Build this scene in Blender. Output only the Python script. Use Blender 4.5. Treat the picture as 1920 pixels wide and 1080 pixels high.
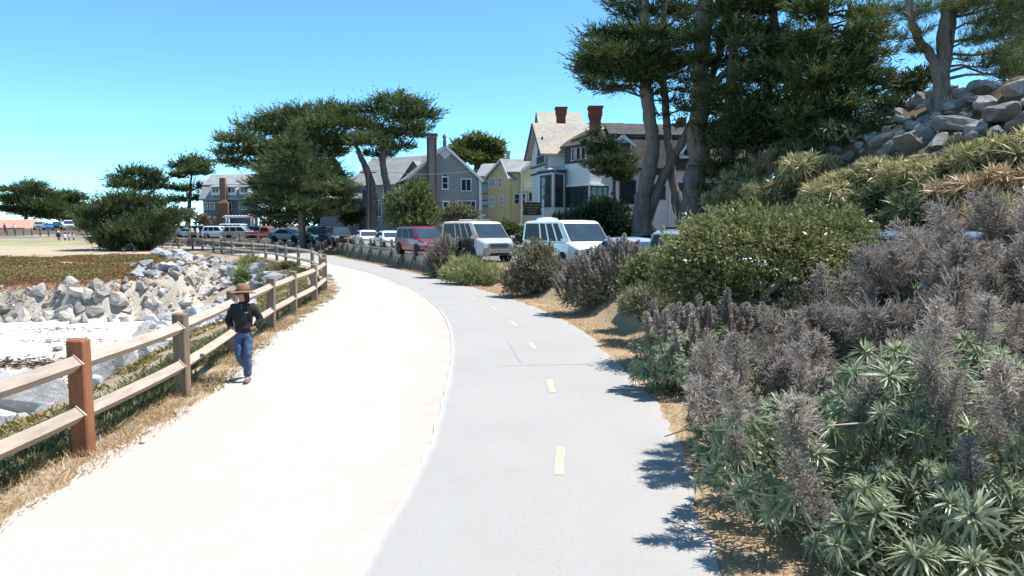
import bpy, bmesh, math, random
import numpy as np
from mathutils import Vector, Matrix, noise as mnoise

# ------------------------------------------------------------------ scene, camera, light
for o in list(bpy.data.objects):
    bpy.data.objects.remove(o, do_unlink=True)
scene = bpy.context.scene
COL = scene.collection
R = math.radians
PITCH = R(4.92)
CAM_Z = 2.7
FPX = 1371.0                      # focal length in pixels of the 1920 px wide photograph
cam_d = bpy.data.cameras.new('camera')
cam_d.sensor_width = 36.0
cam_d.lens = 36.0 * FPX / 1920.0
cam_d.clip_start = 0.1
cam_d.clip_end = 4000
cam = bpy.data.objects.new('camera', cam_d)
cam.location = (0, 0, CAM_Z)
cam.rotation_euler = (R(90) - PITCH, 0, 0)
COL.objects.link(cam)
scene.camera = cam

SUN_EL = R(64)
SUN_AZ = R(10)                     # from +X towards +Y
sdir = Vector((math.cos(SUN_EL) * math.cos(SUN_AZ), math.cos(SUN_EL) * math.sin(SUN_AZ), math.sin(SUN_EL)))
world = bpy.data.worlds.new('World')
scene.world = world
world.use_nodes = True
wn = world.node_tree
for n in list(wn.nodes):
    wn.nodes.remove(n)
wo = wn.nodes.new('ShaderNodeOutputWorld')
bg = wn.nodes.new('ShaderNodeBackground')
sky = wn.nodes.new('ShaderNodeTexSky')
sky.sky_type = 'NISHITA'
sky.sun_disc = False
sky.sun_elevation = SUN_EL
sky.sun_rotation = math.atan2(sdir.x, sdir.y)
sky.altitude = 2000
sky.air_density = 0.7
sky.dust_density = 0.0
sky.ozone_density = 3.0
bg.inputs['Strength'].default_value = 0.132
tint = wn.nodes.new('ShaderNodeMix'); tint.data_type = 'RGBA'; tint.blend_type = 'MULTIPLY'
tint.inputs[0].default_value = 1.0
tint.inputs[7].default_value = (0.68, 1.02, 0.96, 1)      # the camera's colour response to clear blue sky
wn.links.new(sky.outputs[0], tint.inputs[6])
wn.links.new(tint.outputs[2], bg.inputs[0])
wn.links.new(bg.outputs[0], wo.inputs[0])
sun_d = bpy.data.lights.new('sun', 'SUN')
sun_d.energy = 3.5
sun_d.angle = R(0.53)
sun_d.color = (1.0, 0.965, 0.91)
sun = bpy.data.objects.new('sun', sun_d)
sun.rotation_euler = sdir.to_track_quat('Z', 'Y').to_euler()
sun.location = (20, -10, 60)
COL.objects.link(sun)
scene.view_settings.view_transform = 'Standard'
scene.view_settings.look = 'None'
scene.view_settings.exposure = 1.25
scene.view_settings.gamma = 1.0
scene.view_settings.use_curve_mapping = False
scene.render.engine = 'CYCLES'
scene.cycles.max_bounces = 6
scene.cycles.transparent_max_bounces = 6

# ------------------------------------------------------------------ survey helpers: sight line -> world point
_c, _s = math.cos(PITCH), math.sin(PITCH)
def _ray(u, v):
    a = (u - 960.0) / FPX
    b = -(v - 540.0) / FPX
    return Vector((a, _c + b * _s, -_s + b * _c))
def P(u, v, Y):
    d = _ray(u, v)
    t = Y / d.y
    return Vector((d.x * t, Y, CAM_Z + d.z * t))
def G(u, v, z=0.0):
    d = _ray(u, v)
    t = (z - CAM_Z) / d.z
    return Vector((d.x * t, d.y * t, z))
def PXM(Y):
    return Y / FPX                # metres per photograph pixel at distance Y

# ------------------------------------------------------------------ object helpers
def tag(o, label=None, cat=None, group=None, kind=None):
    if label: o['label'] = label
    if cat: o['category'] = cat
    if group: o['group'] = group
    if kind: o['kind'] = kind
    return o
def empty(name, loc, rz=0.0, label=None, cat=None, group=None, scale=1.0):
    o = bpy.data.objects.new(name, None)
    o.location = loc
    o.rotation_euler = (0, 0, rz)
    o.scale = (scale, scale, scale)
    o.empty_display_size = 0.2
    COL.objects.link(o)
    return tag(o, label, cat, group)
def link(name, me, parent=None, loc=None, rot=None, scale=None):
    o = bpy.data.objects.new(name, me)
    COL.objects.link(o)
    if parent is not None: o.parent = parent
    if loc is not None: o.location = loc
    if rot is not None: o.rotation_euler = rot
    if scale is not None: o.scale = scale if hasattr(scale, '__len__') else (scale,) * 3
    return o
def base_of(parent):
    v = Vector((0, 0, 0))
    while parent is not None:
        v += parent.location
        parent = parent.parent
    return v
def copy_tree(o, parent=None):
    c = o.copy()
    COL.objects.link(c)
    c.parent = parent
    for ch in list(o.children):
        copy_tree(ch, c)
    return c

def np_mesh(name, V, F, mat=None, attr=None, smooth=False):
    """V (n,3), F (m,k) array -> mesh"""
    me = bpy.data.meshes.new(name)
    V = np.ascontiguousarray(V, dtype=np.float32)
    F = np.ascontiguousarray(F, dtype=np.int32)
    m, k = F.shape
    me.vertices.add(len(V)); me.vertices.foreach_set('co', V.ravel())
    me.loops.add(m * k); me.loops.foreach_set('vertex_index', F.ravel())
    me.polygons.add(m)
    me.polygons.foreach_set('loop_start', np.arange(0, m * k, k, dtype=np.int32))
    me.polygons.foreach_set('loop_total', np.full(m, k, dtype=np.int32))
    if smooth: me.polygons.foreach_set('use_smooth', np.ones(m, dtype=bool))
    me.update(calc_edges=True)
    if attr is not None:
        a = me.attributes.new('v', 'FLOAT', 'POINT')
        a.data.foreach_set('value', np.ascontiguousarray(attr, dtype=np.float32))
    if mat: me.materials.append(mat)
    return me

class MB:
    """collects shapes, builds ONE mesh object"""
    def __init__(self):
        self.v = []; self.f = []; self.mi = []; self.sm = []
    def add(self, verts, faces, mi=0, sm=False):
        b = len(self.v)
        self.v += [tuple(p) for p in verts]
        for f in faces:
            self.f.append(tuple(b + i for i in f)); self.mi.append(mi); self.sm.append(sm)
        return self
    def box(self, c, s, mi=0, rz=0.0):
        cx, cy, cz = c; hx, hy, hz = s[0] / 2, s[1] / 2, s[2] / 2
        ca, sa = math.cos(rz), math.sin(rz)
        vs = []
        for z in (-hz, hz):
            for x, y in ((-hx, -hy), (hx, -hy), (hx, hy), (-hx, hy)):
                vs.append((cx + x * ca - y * sa, cy + x * sa + y * ca, cz + z))
        return self.add(vs, [(3, 2, 1, 0), (4, 5, 6, 7), (0, 1, 5, 4), (1, 2, 6, 5), (2, 3, 7, 6), (3, 0, 4, 7)], mi)
    def beam(self, a, b, w, h, roll=0.0, mi=0):
        a, b = Vector(a), Vector(b)
        d = (b - a).normalized()
        up = Vector((0, 0, 1)) if abs(d.z) < 0.95 else Vector((0, 1, 0))
        s = d.cross(up).normalized(); u = s.cross(d)
        if roll:
            q = Matrix.Rotation(roll, 3, d); s = q @ s; u = q @ u
        vs = []
        for p in (a, b):
            for i, j in ((-1, -1), (1, -1), (1, 1), (-1, 1)):
                vs.append(p + s * (i * w / 2) + u * (j * h / 2))
        return self.add(vs, [(0, 1, 2, 3), (7, 6, 5, 4), (4, 5, 1, 0), (5, 6, 2, 1), (6, 7, 3, 2), (7, 4, 0, 3)], mi)
    def tube(self, pts, rad, n=8, mi=0, sm=True, cap=True):
        pts = [Vector(p) for p in pts]
        rings = []
        prev = None
        for i, p in enumerate(pts):
            d = (pts[min(i + 1, len(pts) - 1)] - pts[max(i - 1, 0)]).normalized()
            if prev is None:
                ref = Vector((1, 0, 0)) if abs(d.x) < 0.8 else Vector((0, 1, 0))
                s = d.cross(ref).normalized()
            else:
                s = (prev - d * prev.dot(d)).normalized()
            prev = s
            u = d.cross(s)
            r = rad[i] if hasattr(rad, '__len__') else rad
            rings.append([p + (s * math.cos(2 * math.pi * k / n) + u * math.sin(2 * math.pi * k / n)) * r for k in range(n)])
        vs = [q for rg in rings for q in rg]
        fs = []
        for i in range(len(pts) - 1):
            for k in range(n):
                k2 = (k + 1) % n
                fs.append((i * n + k, i * n + k2, (i + 1) * n + k2, (i + 1) * n + k))
        self.add(vs, fs, mi, sm)
        if cap:
            self.add(rings[0], [tuple(range(n - 1, -1, -1))], mi)
            self.add(rings[-1], [tuple(range(n))], mi)
        return self
    def prism(self, poly, ext, mi=0):
        """poly: 3-D loop, ext: vector"""
        e = Vector(ext); n = len(poly)
        a = [Vector(p) for p in poly]; b = [p + e for p in a]
        fs = [tuple(range(n - 1, -1, -1)), tuple(range(n, 2 * n))]
        for i in range(n):
            j = (i + 1) % n
            fs.append((i, j, n + j, n + i))
        return self.add(a + b, fs, mi)
    def loft(self, rings, mi=0, sm=False, cap=True, closed=True):
        n = len(rings[0]); vs = [p for r in rings for p in r]; fs = []
        for i in range(len(rings) - 1):
            for k in range(n if closed else n - 1):
                k2 = (k + 1) % n
                fs.append((i * n + k, i * n + k2, (i + 1) * n + k2, (i + 1) * n + k))
        if cap:
            fs.append(tuple(range(n - 1, -1, -1)))
            fs.append(tuple((len(rings) - 1) * n + k for k in range(n)))
        return self.add(vs, fs, mi, sm)
    def mesh(self, name, mats, origin=Vector((0, 0, 0)), fix=True):
        me = bpy.data.meshes.new(name)
        ox, oy, oz = origin
        me.from_pydata([(x - ox, y - oy, z - oz) for x, y, z in self.v], [], self.f)
        for m in (mats if isinstance(mats, (list, tuple)) else [mats]):
            me.materials.append(m)
        me.polygons.foreach_set('material_index', self.mi)
        me.polygons.foreach_set('use_smooth', self.sm)
        if fix:
            bm = bmesh.new(); bm.from_mesh(me)
            bmesh.ops.recalc_face_normals(bm, faces=bm.faces)
            bm.to_mesh(me); bm.free()
        me.update()
        return me
    def build(self, name, mats, parent=None, world=False, origin=None):
        org = Vector(origin) if origin is not None else (base_of(parent) if world else Vector((0, 0, 0)))
        me = self.mesh(name, mats, org)
        return link(name, me, parent, loc=origin)

# ------------------------------------------------------------------ materials
def nodes(name):
    m = bpy.data.materials.new(name); m.use_nodes = True
    nt = m.node_tree
    for n in list(nt.nodes): nt.nodes.remove(n)
    out = nt.nodes.new('ShaderNodeOutputMaterial')
    return m, nt, out
def rgba(c): return (c[0], c[1], c[2], 1.0)
def mixc(nt, fac, a, b, mode='MIX'):
    n = nt.nodes.new('ShaderNodeMix'); n.data_type = 'RGBA'; n.blend_type = mode
    for sock, val in ((n.inputs[0], fac), (n.inputs[6], a), (n.inputs[7], b)):
        if hasattr(val, 'is_output') or hasattr(val, 'links'): nt.links.new(val, sock)
        elif hasattr(val, '__len__'): sock.default_value = rgba(val)
        else: sock.default_value = val
    return n.outputs[2]
def noise(nt, scale, detail=4, rough=0.6, vec=None, dist=0.0):
    n = nt.nodes.new('ShaderNodeTexNoise')
    n.inputs['Scale'].default_value = scale; n.inputs['Detail'].default_value = detail
    n.inputs['Roughness'].default_value = rough; n.inputs['Distortion'].default_value = dist
    if vec is not None: nt.links.new(vec, n.inputs['Vector'])
    return n.outputs[0]
def ramp(nt, src, lo, hi):
    n = nt.nodes.new('ShaderNodeMapRange'); n.inputs[1].default_value = lo; n.inputs[2].default_value = hi
    n.clamp = True
    nt.links.new(src, n.inputs[0])
    return n.outputs[0]
def coords(nt, kind='Object', scale=(1, 1, 1)):
    t = nt.nodes.new('ShaderNodeTexCoord')
    mp = nt.nodes.new('ShaderNodeMapping')
    mp.inputs['Scale'].default_value = scale
    nt.links.new(t.outputs[kind], mp.inputs[0])
    return mp.outputs[0]
def geopos(nt, scale=(1, 1, 1)):
    t = nt.nodes.new('ShaderNodeNewGeometry')
    mp = nt.nodes.new('ShaderNodeMapping')
    mp.inputs['Scale'].default_value = scale
    nt.links.new(t.outputs['Position'], mp.inputs[0])
    return mp.outputs[0]
def bump(nt, h, strength, dist=0.02):
    b = nt.nodes.new('ShaderNodeBump'); b.inputs['Strength'].default_value = strength
    b.inputs['Distance'].default_value = dist
    nt.links.new(h, b.inputs['Height'])
    return b.outputs[0]
def principled(nt, out, col, rough=0.8, metal=0.0, spec=0.3, normal=None, coat=0.0):
    b = nt.nodes.new('ShaderNodeBsdfPrincipled')
    if hasattr(col, 'links'): nt.links.new(col, b.inputs['Base Color'])
    else: b.inputs['Base Color'].default_value = rgba(col)
    if hasattr(rough, 'links'): nt.links.new(rough, b.inputs['Roughness'])
    else: b.inputs['Roughness'].default_value = rough
    b.inputs['Metallic'].default_value = metal
    b.inputs['Specular IOR Level'].default_value = spec
    b.inputs['Coat Weight'].default_value = coat
    if normal is not None: nt.links.new(normal, b.inputs['Normal'])
    nt.links.new(b.outputs[0], out.inputs[0])
    return b
def matte(name, a, b=None, scale=6.0, rough=0.85, bmp=0.0, bscale=None, stretch=(1, 1, 1), spec=0.25, rnd=0.0, kind='Object', metal=0.0, coat=0.0, bdist=0.02):
    m, nt, out = nodes(name)
    vec = coords(nt, kind, stretch)
    if b is None: b = tuple(min(1, x * 0.8) for x in a)
    col = mixc(nt, ramp(nt, noise(nt, scale, 5, 0.65, vec), 0.3, 0.7), a, b)
    if rnd:
        oi = nt.nodes.new('ShaderNodeObjectInfo')
        hs = nt.nodes.new('ShaderNodeHueSaturation')
        nt.links.new(col, hs.inputs['Color'])
        mr = nt.nodes.new('ShaderNodeMapRange'); mr.inputs[3].default_value = 1 - rnd; mr.inputs[4].default_value = 1 + rnd
        nt.links.new(oi.outputs['Random'], mr.inputs[0]); nt.links.new(mr.outputs[0], hs.inputs['Value'])
        col = hs.outputs[0]
    nrm = None
    if bmp: nrm = bump(nt, noise(nt, bscale or scale * 3, 6, 0.7, vec), bmp, bdist)
    principled(nt, out, col, rough, metal, spec, nrm, coat)
    return m
def leafmat(name, dark, light, third=None, trans=0.35, rough=0.55, rnd=0.12, spec=0.25, nscale=0.0):
    m, nt, out = nodes(name)
    at = nt.nodes.new('ShaderNodeAttribute'); at.attribute_name = 'v'
    f = at.outputs['Fac']
    col = mixc(nt, ramp(nt, f, 0.0, 0.75), dark, light)
    if third is not None: col = mixc(nt, ramp(nt, f, 0.78, 0.95), col, third)
    if nscale:
        col = mixc(nt, ramp(nt, noise(nt, nscale, 3, 0.6, coords(nt)), 0.42, 0.62), col, tuple(0.62 * d + 0.2 * l for d, l in zip(dark, light)))
    oi = nt.nodes.new('ShaderNodeObjectInfo')
    hs = nt.nodes.new('ShaderNodeHueSaturation')
    nt.links.new(col, hs.inputs['Color'])
    mr = nt.nodes.new('ShaderNodeMapRange'); mr.inputs[3].default_value = 1 - rnd; mr.inputs[4].default_value = 1 + rnd
    nt.links.new(oi.outputs['Random'], mr.inputs[0]); nt.links.new(mr.outputs[0], hs.inputs['Value'])
    col = hs.outputs[0]
    b = nt.nodes.new('ShaderNodeBsdfPrincipled')
    nt.links.new(col, b.inputs['Base Color']); b.inputs['Roughness'].default_value = rough
    b.inputs['Specular IOR Level'].default_value = spec
    t = nt.nodes.new('ShaderNodeBsdfTranslucent'); nt.links.new(col, t.inputs[0])
    mx = nt.nodes.new('ShaderNodeMixShader'); mx.inputs[0].default_value = trans
    nt.links.new(b.outputs[0], mx.inputs[1]); nt.links.new(t.outputs[0], mx.inputs[2])
    nt.links.new(mx.outputs[0], out.inputs[0])
    return m
def boards(name, a, b, period, axis='Z', rough=0.7, depth=0.6, dirt=0.12):
    """painted lap siding / shingle courses: relief lines along an axis plus faint dirt"""
    m, nt, out = nodes(name)
    pos = geopos(nt)
    sep = nt.nodes.new('ShaderNodeSeparateXYZ'); nt.links.new(pos, sep.inputs[0])
    mul = nt.nodes.new('ShaderNodeMath'); mul.operation = 'MULTIPLY'; mul.inputs[1].default_value = 1.0 / period
    nt.links.new(sep.outputs[axis], mul.inputs[0])
    fr = nt.nodes.new('ShaderNodeMath'); fr.operation = 'FRACT'; nt.links.new(mul.outputs[0], fr.inputs[0])
    n1 = noise(nt, 0.9, 5, 0.65, pos)
    col = mixc(nt, ramp(nt, n1, 0.3, 0.75), a, b)
    line = ramp(nt, fr.outputs[0], 0.0, 0.14)
    col = mixc(nt, line, tuple(x * 0.72 for x in a), col)
    nrm = bump(nt, fr.outputs[0], depth, 0.03)
    principled(nt, out, col, rough, 0, 0.25, nrm)
    return m
def shingles(name, a, b, c, sx=3.0, sz=5.0):
    m, nt, out = nodes(name)
    br = nt.nodes.new('ShaderNodeTexBrick')
    uvp = nt.nodes.new('ShaderNodeTexCoord')
    # courses run along the slope: use x+y along and z up the slope
    pos = nt.nodes.new('ShaderNodeNewGeometry')
    sep = nt.nodes.new('ShaderNodeSeparateXYZ'); nt.links.new(pos.outputs['Position'], sep.inputs[0])
    ad = nt.nodes.new('ShaderNodeMath'); ad.operation = 'ADD'
    nt.links.new(sep.outputs[0], ad.inputs[0]); nt.links.new(sep.outputs[1], ad.inputs[1])
    cb = nt.nodes.new('ShaderNodeCombineXYZ'); nt.links.new(ad.outputs[0], cb.inputs[0]); nt.links.new(sep.outputs[2], cb.inputs[1])
    nt.links.new(cb.outputs[0], br.inputs['Vector'])
    br.inputs['Scale'].default_value = 1.0
    br.inputs['Brick Width'].default_value = 1.0 / sx; br.inputs['Row Height'].default_value = 1.0 / sz
    br.inputs['Mortar Size'].default_value = 0.012
    br.inputs['Color1'].default_value = rgba(a); br.inputs['Color2'].default_value = rgba(b); br.inputs['Mortar'].default_value = rgba(tuple(x * 0.45 for x in a))
    col = mixc(nt, ramp(nt, noise(nt, 0.7, 6, 0.7, geopos(nt)), 0.45, 0.75), br.outputs[0], c)
    nrm = bump(nt, br.outputs['Fac'], -0.4, 0.02)
    principled(nt, out, col, 0.9, 0, 0.15, nrm)
    return m

M = {}
M['post_wood'] = matte('post_wood', (0.30, 0.225, 0.17), (0.17, 0.125, 0.095), 3.0, 0.9, 0.35, 14, (4, 4, 0.6), rnd=0.14)
M['red_post'] = matte('red_post', (0.33, 0.135, 0.07), (0.20, 0.085, 0.045), 3.0, 0.85, 0.3, 14, (4, 4, 0.6))
M['rail_wood'] = matte('rail_wood', (0.46, 0.385, 0.32), (0.29, 0.24, 0.20), 2.2, 0.9, 0.3, 14, (5, 0.7, 5), rnd=0.1)
M['end_grain'] = matte('end_grain', (0.50, 0.42, 0.35), (0.38, 0.31, 0.25), 20, 0.9)
M['plank'] = boards('plank', (0.50, 0.45, 0.39), (0.38, 0.335, 0.29), 0.17, 'X', 0.9, 0.5)
M['white_paint'] = matte('white_paint', (0.74, 0.75, 0.76), (0.62, 0.63, 0.64), 2, 0.6)
M['trim_dark'] = matte('trim_dark', (0.055, 0.07, 0.09), None, 3, 0.6)
def glass_mat(name, col=(0.02, 0.026, 0.032), rough=0.06, spec=0.5):
    return matte(name, col, tuple(c * 1.7 for c in col), 0.8, rough, spec=spec)
M['pane'] = glass_mat('pane')
M['glass'] = glass_mat('glass', (0.025, 0.04, 0.055), 0.04, 0.6)
M['side_glass'] = glass_mat('side_glass', (0.012, 0.015, 0.02), 0.3, 0.1)
M['rubber'] = matte('rubber', (0.02, 0.02, 0.021), None, 6, 0.8)
M['dark_gap'] = matte('dark_gap', (0.012, 0.012, 0.013), None, 6, 0.7)
M['chrome'] = matte('chrome', (0.6, 0.61, 0.63), None, 3, 0.18, metal=1.0)
M['lamp_lens'] = matte('lamp_lens', (0.55, 0.58, 0.6), None, 8, 0.1, spec=0.6)
M['amber'] = matte('amber', (0.7, 0.2, 0.03), None, 8, 0.2)
M['bark'] = matte('bark', (0.23, 0.185, 0.165), (0.10, 0.08, 0.07), 2.2, 0.95, 0.8, 7, (2.6, 2.6, 0.45), bdist=0.06)
M['bark_dark'] = matte('bark_dark', (0.12, 0.095, 0.08), (0.06, 0.05, 0.042), 2.2, 0.95, 0.8, 7, (2.6, 2.6, 0.45), bdist=0.05)
M['stem_pale'] = matte('stem_pale', (0.42, 0.36, 0.28), (0.28, 0.235, 0.18), 6, 0.9)
M['stem_dark'] = matte('stem_dark', (0.14, 0.11, 0.085), (0.08, 0.065, 0.05), 6, 0.9)
M['brick'] = matte('brick_red', (0.22, 0.07, 0.045), (0.13, 0.045, 0.03), 5, 0.9, 0.4, 12)
M['brick_brown'] = matte('brick_brown', (0.26, 0.14, 0.10), (0.14, 0.075, 0.055), 5, 0.9, 0.4, 12)
M['cypress'] = leafmat('cypress', (0.030, 0.050, 0.018), (0.108, 0.142, 0.046), (0.18, 0.20, 0.075), 0.32, 0.6)
M['cypress_dark'] = leafmat('cypress_dark', (0.024, 0.040, 0.016), (0.085, 0.115, 0.040), (0.145, 0.165, 0.062), 0.3, 0.6)
M['cypress_young'] = leafmat('cypress_young', (0.038, 0.062, 0.025), (0.12, 0.152, 0.062), (0.19, 0.215, 0.095), 0.32, 0.6)
M['pine'] = leafmat('pine', (0.04, 0.06, 0.02), (0.13, 0.15, 0.055), (0.20, 0.20, 0.08), 0.3, 0.6)
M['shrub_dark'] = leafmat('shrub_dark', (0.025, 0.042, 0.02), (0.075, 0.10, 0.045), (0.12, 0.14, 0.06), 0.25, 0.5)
M['oak'] = leafmat('oak', (0.06, 0.09, 0.022), (0.20, 0.235, 0.06), (0.30, 0.30, 0.10), 0.38, 0.5)
M['broad'] = leafmat('broad', (0.075, 0.095, 0.035), (0.23, 0.235, 0.09), (0.40, 0.34, 0.18), 0.35, 0.4, spec=0.4)
M['green_bush'] = leafmat('green_bush', (0.06, 0.085, 0.03), (0.17, 0.20, 0.075), (0.26, 0.26, 0.12), 0.3, 0.5)
M['grey_bush'] = leafmat('grey_bush', (0.10, 0.10, 0.065), (0.24, 0.225, 0.14), (0.36, 0.27, 0.18), 0.3, 0.7)
M['pale_bush'] = leafmat('pale_bush', (0.16, 0.19, 0.075), (0.34, 0.36, 0.16), (0.48, 0.40, 0.26), 0.35, 0.7)
M['echium_leaf'] = leafmat('echium_leaf', (0.18, 0.22, 0.13), (0.38, 0.43, 0.27), (0.58, 0.60, 0.44), 0.42, 0.42, 0.22, 0.45)
M['echium_far'] = leafmat('echium_far', (0.09, 0.105, 0.065), (0.23, 0.24, 0.15), (0.36, 0.34, 0.24), 0.3, 0.6)
M['plume'] = leafmat('plume', (0.20, 0.165, 0.145), (0.39, 0.335, 0.295), (0.54, 0.475, 0.41), 0.38, 0.9, 0.25, 0.1)
M['aloe'] = leafmat('aloe', (0.17, 0.17, 0.07), (0.46, 0.41, 0.19), (0.66, 0.52, 0.30), 0.38, 0.45, 0.25, 0.35)
M['aloe_red'] = leafmat('aloe_red', (0.22, 0.16, 0.085), (0.50, 0.35, 0.20), (0.66, 0.50, 0.33), 0.38, 0.45, 0.25, 0.35)
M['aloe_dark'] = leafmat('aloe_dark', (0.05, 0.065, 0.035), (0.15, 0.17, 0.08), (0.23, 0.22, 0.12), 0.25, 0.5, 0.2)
M['dry_grass'] = leafmat('dry_grass', (0.33, 0.22, 0.11), (0.56, 0.41, 0.24), (0.66, 0.53, 0.34), 0.35, 0.8)
M['green_grass'] = leafmat('green_grass', (0.10, 0.12, 0.05), (0.22, 0.23, 0.10), (0.42, 0.34, 0.19), 0.35, 0.7)
M['iceplant'] = leafmat('iceplant', (0.13, 0.065, 0.035), (0.25, 0.12, 0.055), (0.15, 0.17, 0.05), 0.25, 0.5)
M['iceplant_green'] = leafmat('iceplant_green', (0.10, 0.10, 0.035), (0.19, 0.17, 0.05), (0.28, 0.14, 0.07), 0.25, 0.5)
M['seaweed'] = leafmat('seaweed', (0.03, 0.016, 0.012), (0.09, 0.05, 0.035), None, 0.1, 0.5)
def granite(name, a, b, c, sc=1.0):
    m, nt, out = nodes(name)
    vec = geopos(nt)
    col = mixc(nt, ramp(nt, noise(nt, 0.9 * sc, 6, 0.7, vec, 0.6), 0.35, 0.65), a, b)
    col = mixc(nt, ramp(nt, noise(nt, 7 * sc, 5, 0.75, vec), 0.55, 0.75), col, c)
    oi = nt.nodes.new('ShaderNodeObjectInfo')
    hs = nt.nodes.new('ShaderNodeHueSaturation'); nt.links.new(col, hs.inputs['Color'])
    mr = nt.nodes.new('ShaderNodeMapRange'); mr.inputs[3].default_value = 0.72; mr.inputs[4].default_value = 1.25
    nt.links.new(oi.outputs['Random'], mr.inputs[0]); nt.links.new(mr.outputs[0], hs.inputs['Value'])
    nrm = bump(nt, noise(nt, 3.5 * sc, 8, 0.72, vec), 0.9, 0.12)
    principled(nt, out, hs.outputs[0], 0.9, 0, 0.2, nrm)
    return m
M['riprap'] = granite('riprap', (0.50, 0.495, 0.49), (0.30, 0.305, 0.315), (0.62, 0.61, 0.59), 1.6)
M['cliff'] = granite('cliff', (0.50, 0.45, 0.39), (0.30, 0.27, 0.25), (0.64, 0.60, 0.55), 1.6)
M['hill_rock'] = granite('hill_rock', (0.30, 0.28, 0.27), (0.17, 0.162, 0.16), (0.40, 0.375, 0.355), 1.4)  # granite greys darkened: the pine's shade on the outcrop is put into the colour

# ------------------------------------------------------------------ plan curves (metres; camera at 0,0 looking along +Y)
def spline(pts, n):
    pts = np.array(pts, float)
    seg = np.r_[0, np.cumsum(np.linalg.norm(np.diff(pts, axis=0), axis=1))]
    t = np.linspace(0, seg[-1], n)
    # Catmull-Rom via finite-difference tangents
    m = np.gradient(pts, seg, axis=0)
    i = np.clip(np.searchsorted(seg, t, side='right') - 1, 0, len(seg) - 2)
    h = (seg[i + 1] - seg[i])[:, None]; s = ((t - seg[i]) / (seg[i + 1] - seg[i]))[:, None]
    h00 = 2 * s**3 - 3 * s**2 + 1; h10 = s**3 - 2 * s**2 + s; h01 = -2 * s**3 + 3 * s**2; h11 = s**3 - s**2
    return h00 * pts[i] + h10 * h * m[i] + h01 * pts[i + 1] + h11 * h * m[i + 1]
POSTS = [(-4.95, 2.8), (-5.1, 5.75), (-5.15, 8.6), (-5.3, 11.6), (-5.85, 15.2), (-6.3, 19.0), (-6.7, 22.3), (-7.05, 26.0), (-7.75, 30.2),
         (-9.0, 35.0), (-10.4, 39.7), (-12.3, 45.0), (-14.3, 49.0), (-16.4, 53.0), (-18.2, 56.6), (-20.2, 60.0), (-22.4, 63.2), (-26.0, 68.0),
         (-28.4, 71.6), (-30.6, 75.0), (-33.4, 79.0), (-36.2, 83.0), (-39.4, 86.6), (-43.0, 90.0)]
CL = spline([(-4.9, -8)] + POSTS + [(-52, 97), (-75, 108)], 260)                       # seaward fence line
CR = spline([(1.55, -8), (1.6, 2), (1.64, 5.6), (1.95, 8.1), (2.14, 9.8), (2.1, 13.8), (1.77, 18.7), (0.7, 24.2), (-0.4, 27.8), (-2.15, 32.8),
             (-4.5, 38.6), (-9.6, 50.7), (-14.2, 60.7), (-18, 70), (-23.5, 80.5), (-28, 85), (-33, 88), (-41, 91.5), (-52, 99), (-75, 112)], 260)   # landward edge of the asphalt
CA = spline([(-1.3, -8), (-1.25, 2), (-1.19, 5.6), (-1.12, 6.4), (-1.04, 7.9), (-1.1, 11.6), (-1.36, 16.2), (-2.1, 22), (-3.6, 28.6), (-4.9, 33), (-7.2, 39.3),
             (-12.0, 50.0), (-16.7, 59.7), (-20.4, 69.2), (-25.4, 78.8), (-29.4, 83), (-34, 85.6), (-42, 89.2), (-53, 97), (-75, 110)], 260)     # seaward edge of the asphalt
def sdist(curve, X, Y):
    """signed distance, positive to the right of the curve (walking along it)"""
    best = np.full(X.shape, 1e9); sgn = np.ones(X.shape)
    c = curve[::2]
    for a, b in zip(c[:-1], c[1:]):
        dx, dy = b - a
        L2 = dx * dx + dy * dy
        t = np.clip(((X - a[0]) * dx + (Y - a[1]) * dy) / L2, 0, 1)
        ex, ey = X - a[0] - t * dx, Y - a[1] - t * dy
        d = ex * ex + ey * ey
        m = d < best
        best = np.where(m, d, best)
        sgn = np.where(m, np.sign(ex * dy - ey * dx), sgn)
    return np.sqrt(best) * np.where(sgn == 0, 1, sgn)
def sst(a, b, x):
    t = np.clip((x - a) / (b - a), 0, 1)
    return t * t * (3 - 2 * t)
BLUFF = np.array([(-80, 42), (-42, 43.5), (-36, 44.2), (-32, 43.2), (-28.5, 44.6), (-25, 43.4), (-22.3, 45.2), (-20.6, 48), (-21.2, 52), (-22.6, 57), (-24.5, 62), (-24, 70), (-40, 110), (-400, 160), (-400, 42)])
def poly_sd(poly, X, Y):
    best = np.full(X.shape, 1e9); inside = np.zeros(X.shape, bool)
    n = len(poly)
    for i in range(n):
        a, b = poly[i], poly[(i + 1) % n]
        dx, dy = b - a
        t = np.clip(((X - a[0]) * dx + (Y - a[1]) * dy) / (dx * dx + dy * dy), 0, 1)
        best = np.minimum(best, np.hypot(X - a[0] - t * dx, Y - a[1] - t * dy))
        if dy != 0:
            c = ((a[1] > Y) != (b[1] > Y)) & (X < (b[0] - a[0]) * (Y - a[1]) / dy + a[0])
            inside ^= c
    return np.where(inside, best, -best)
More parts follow.
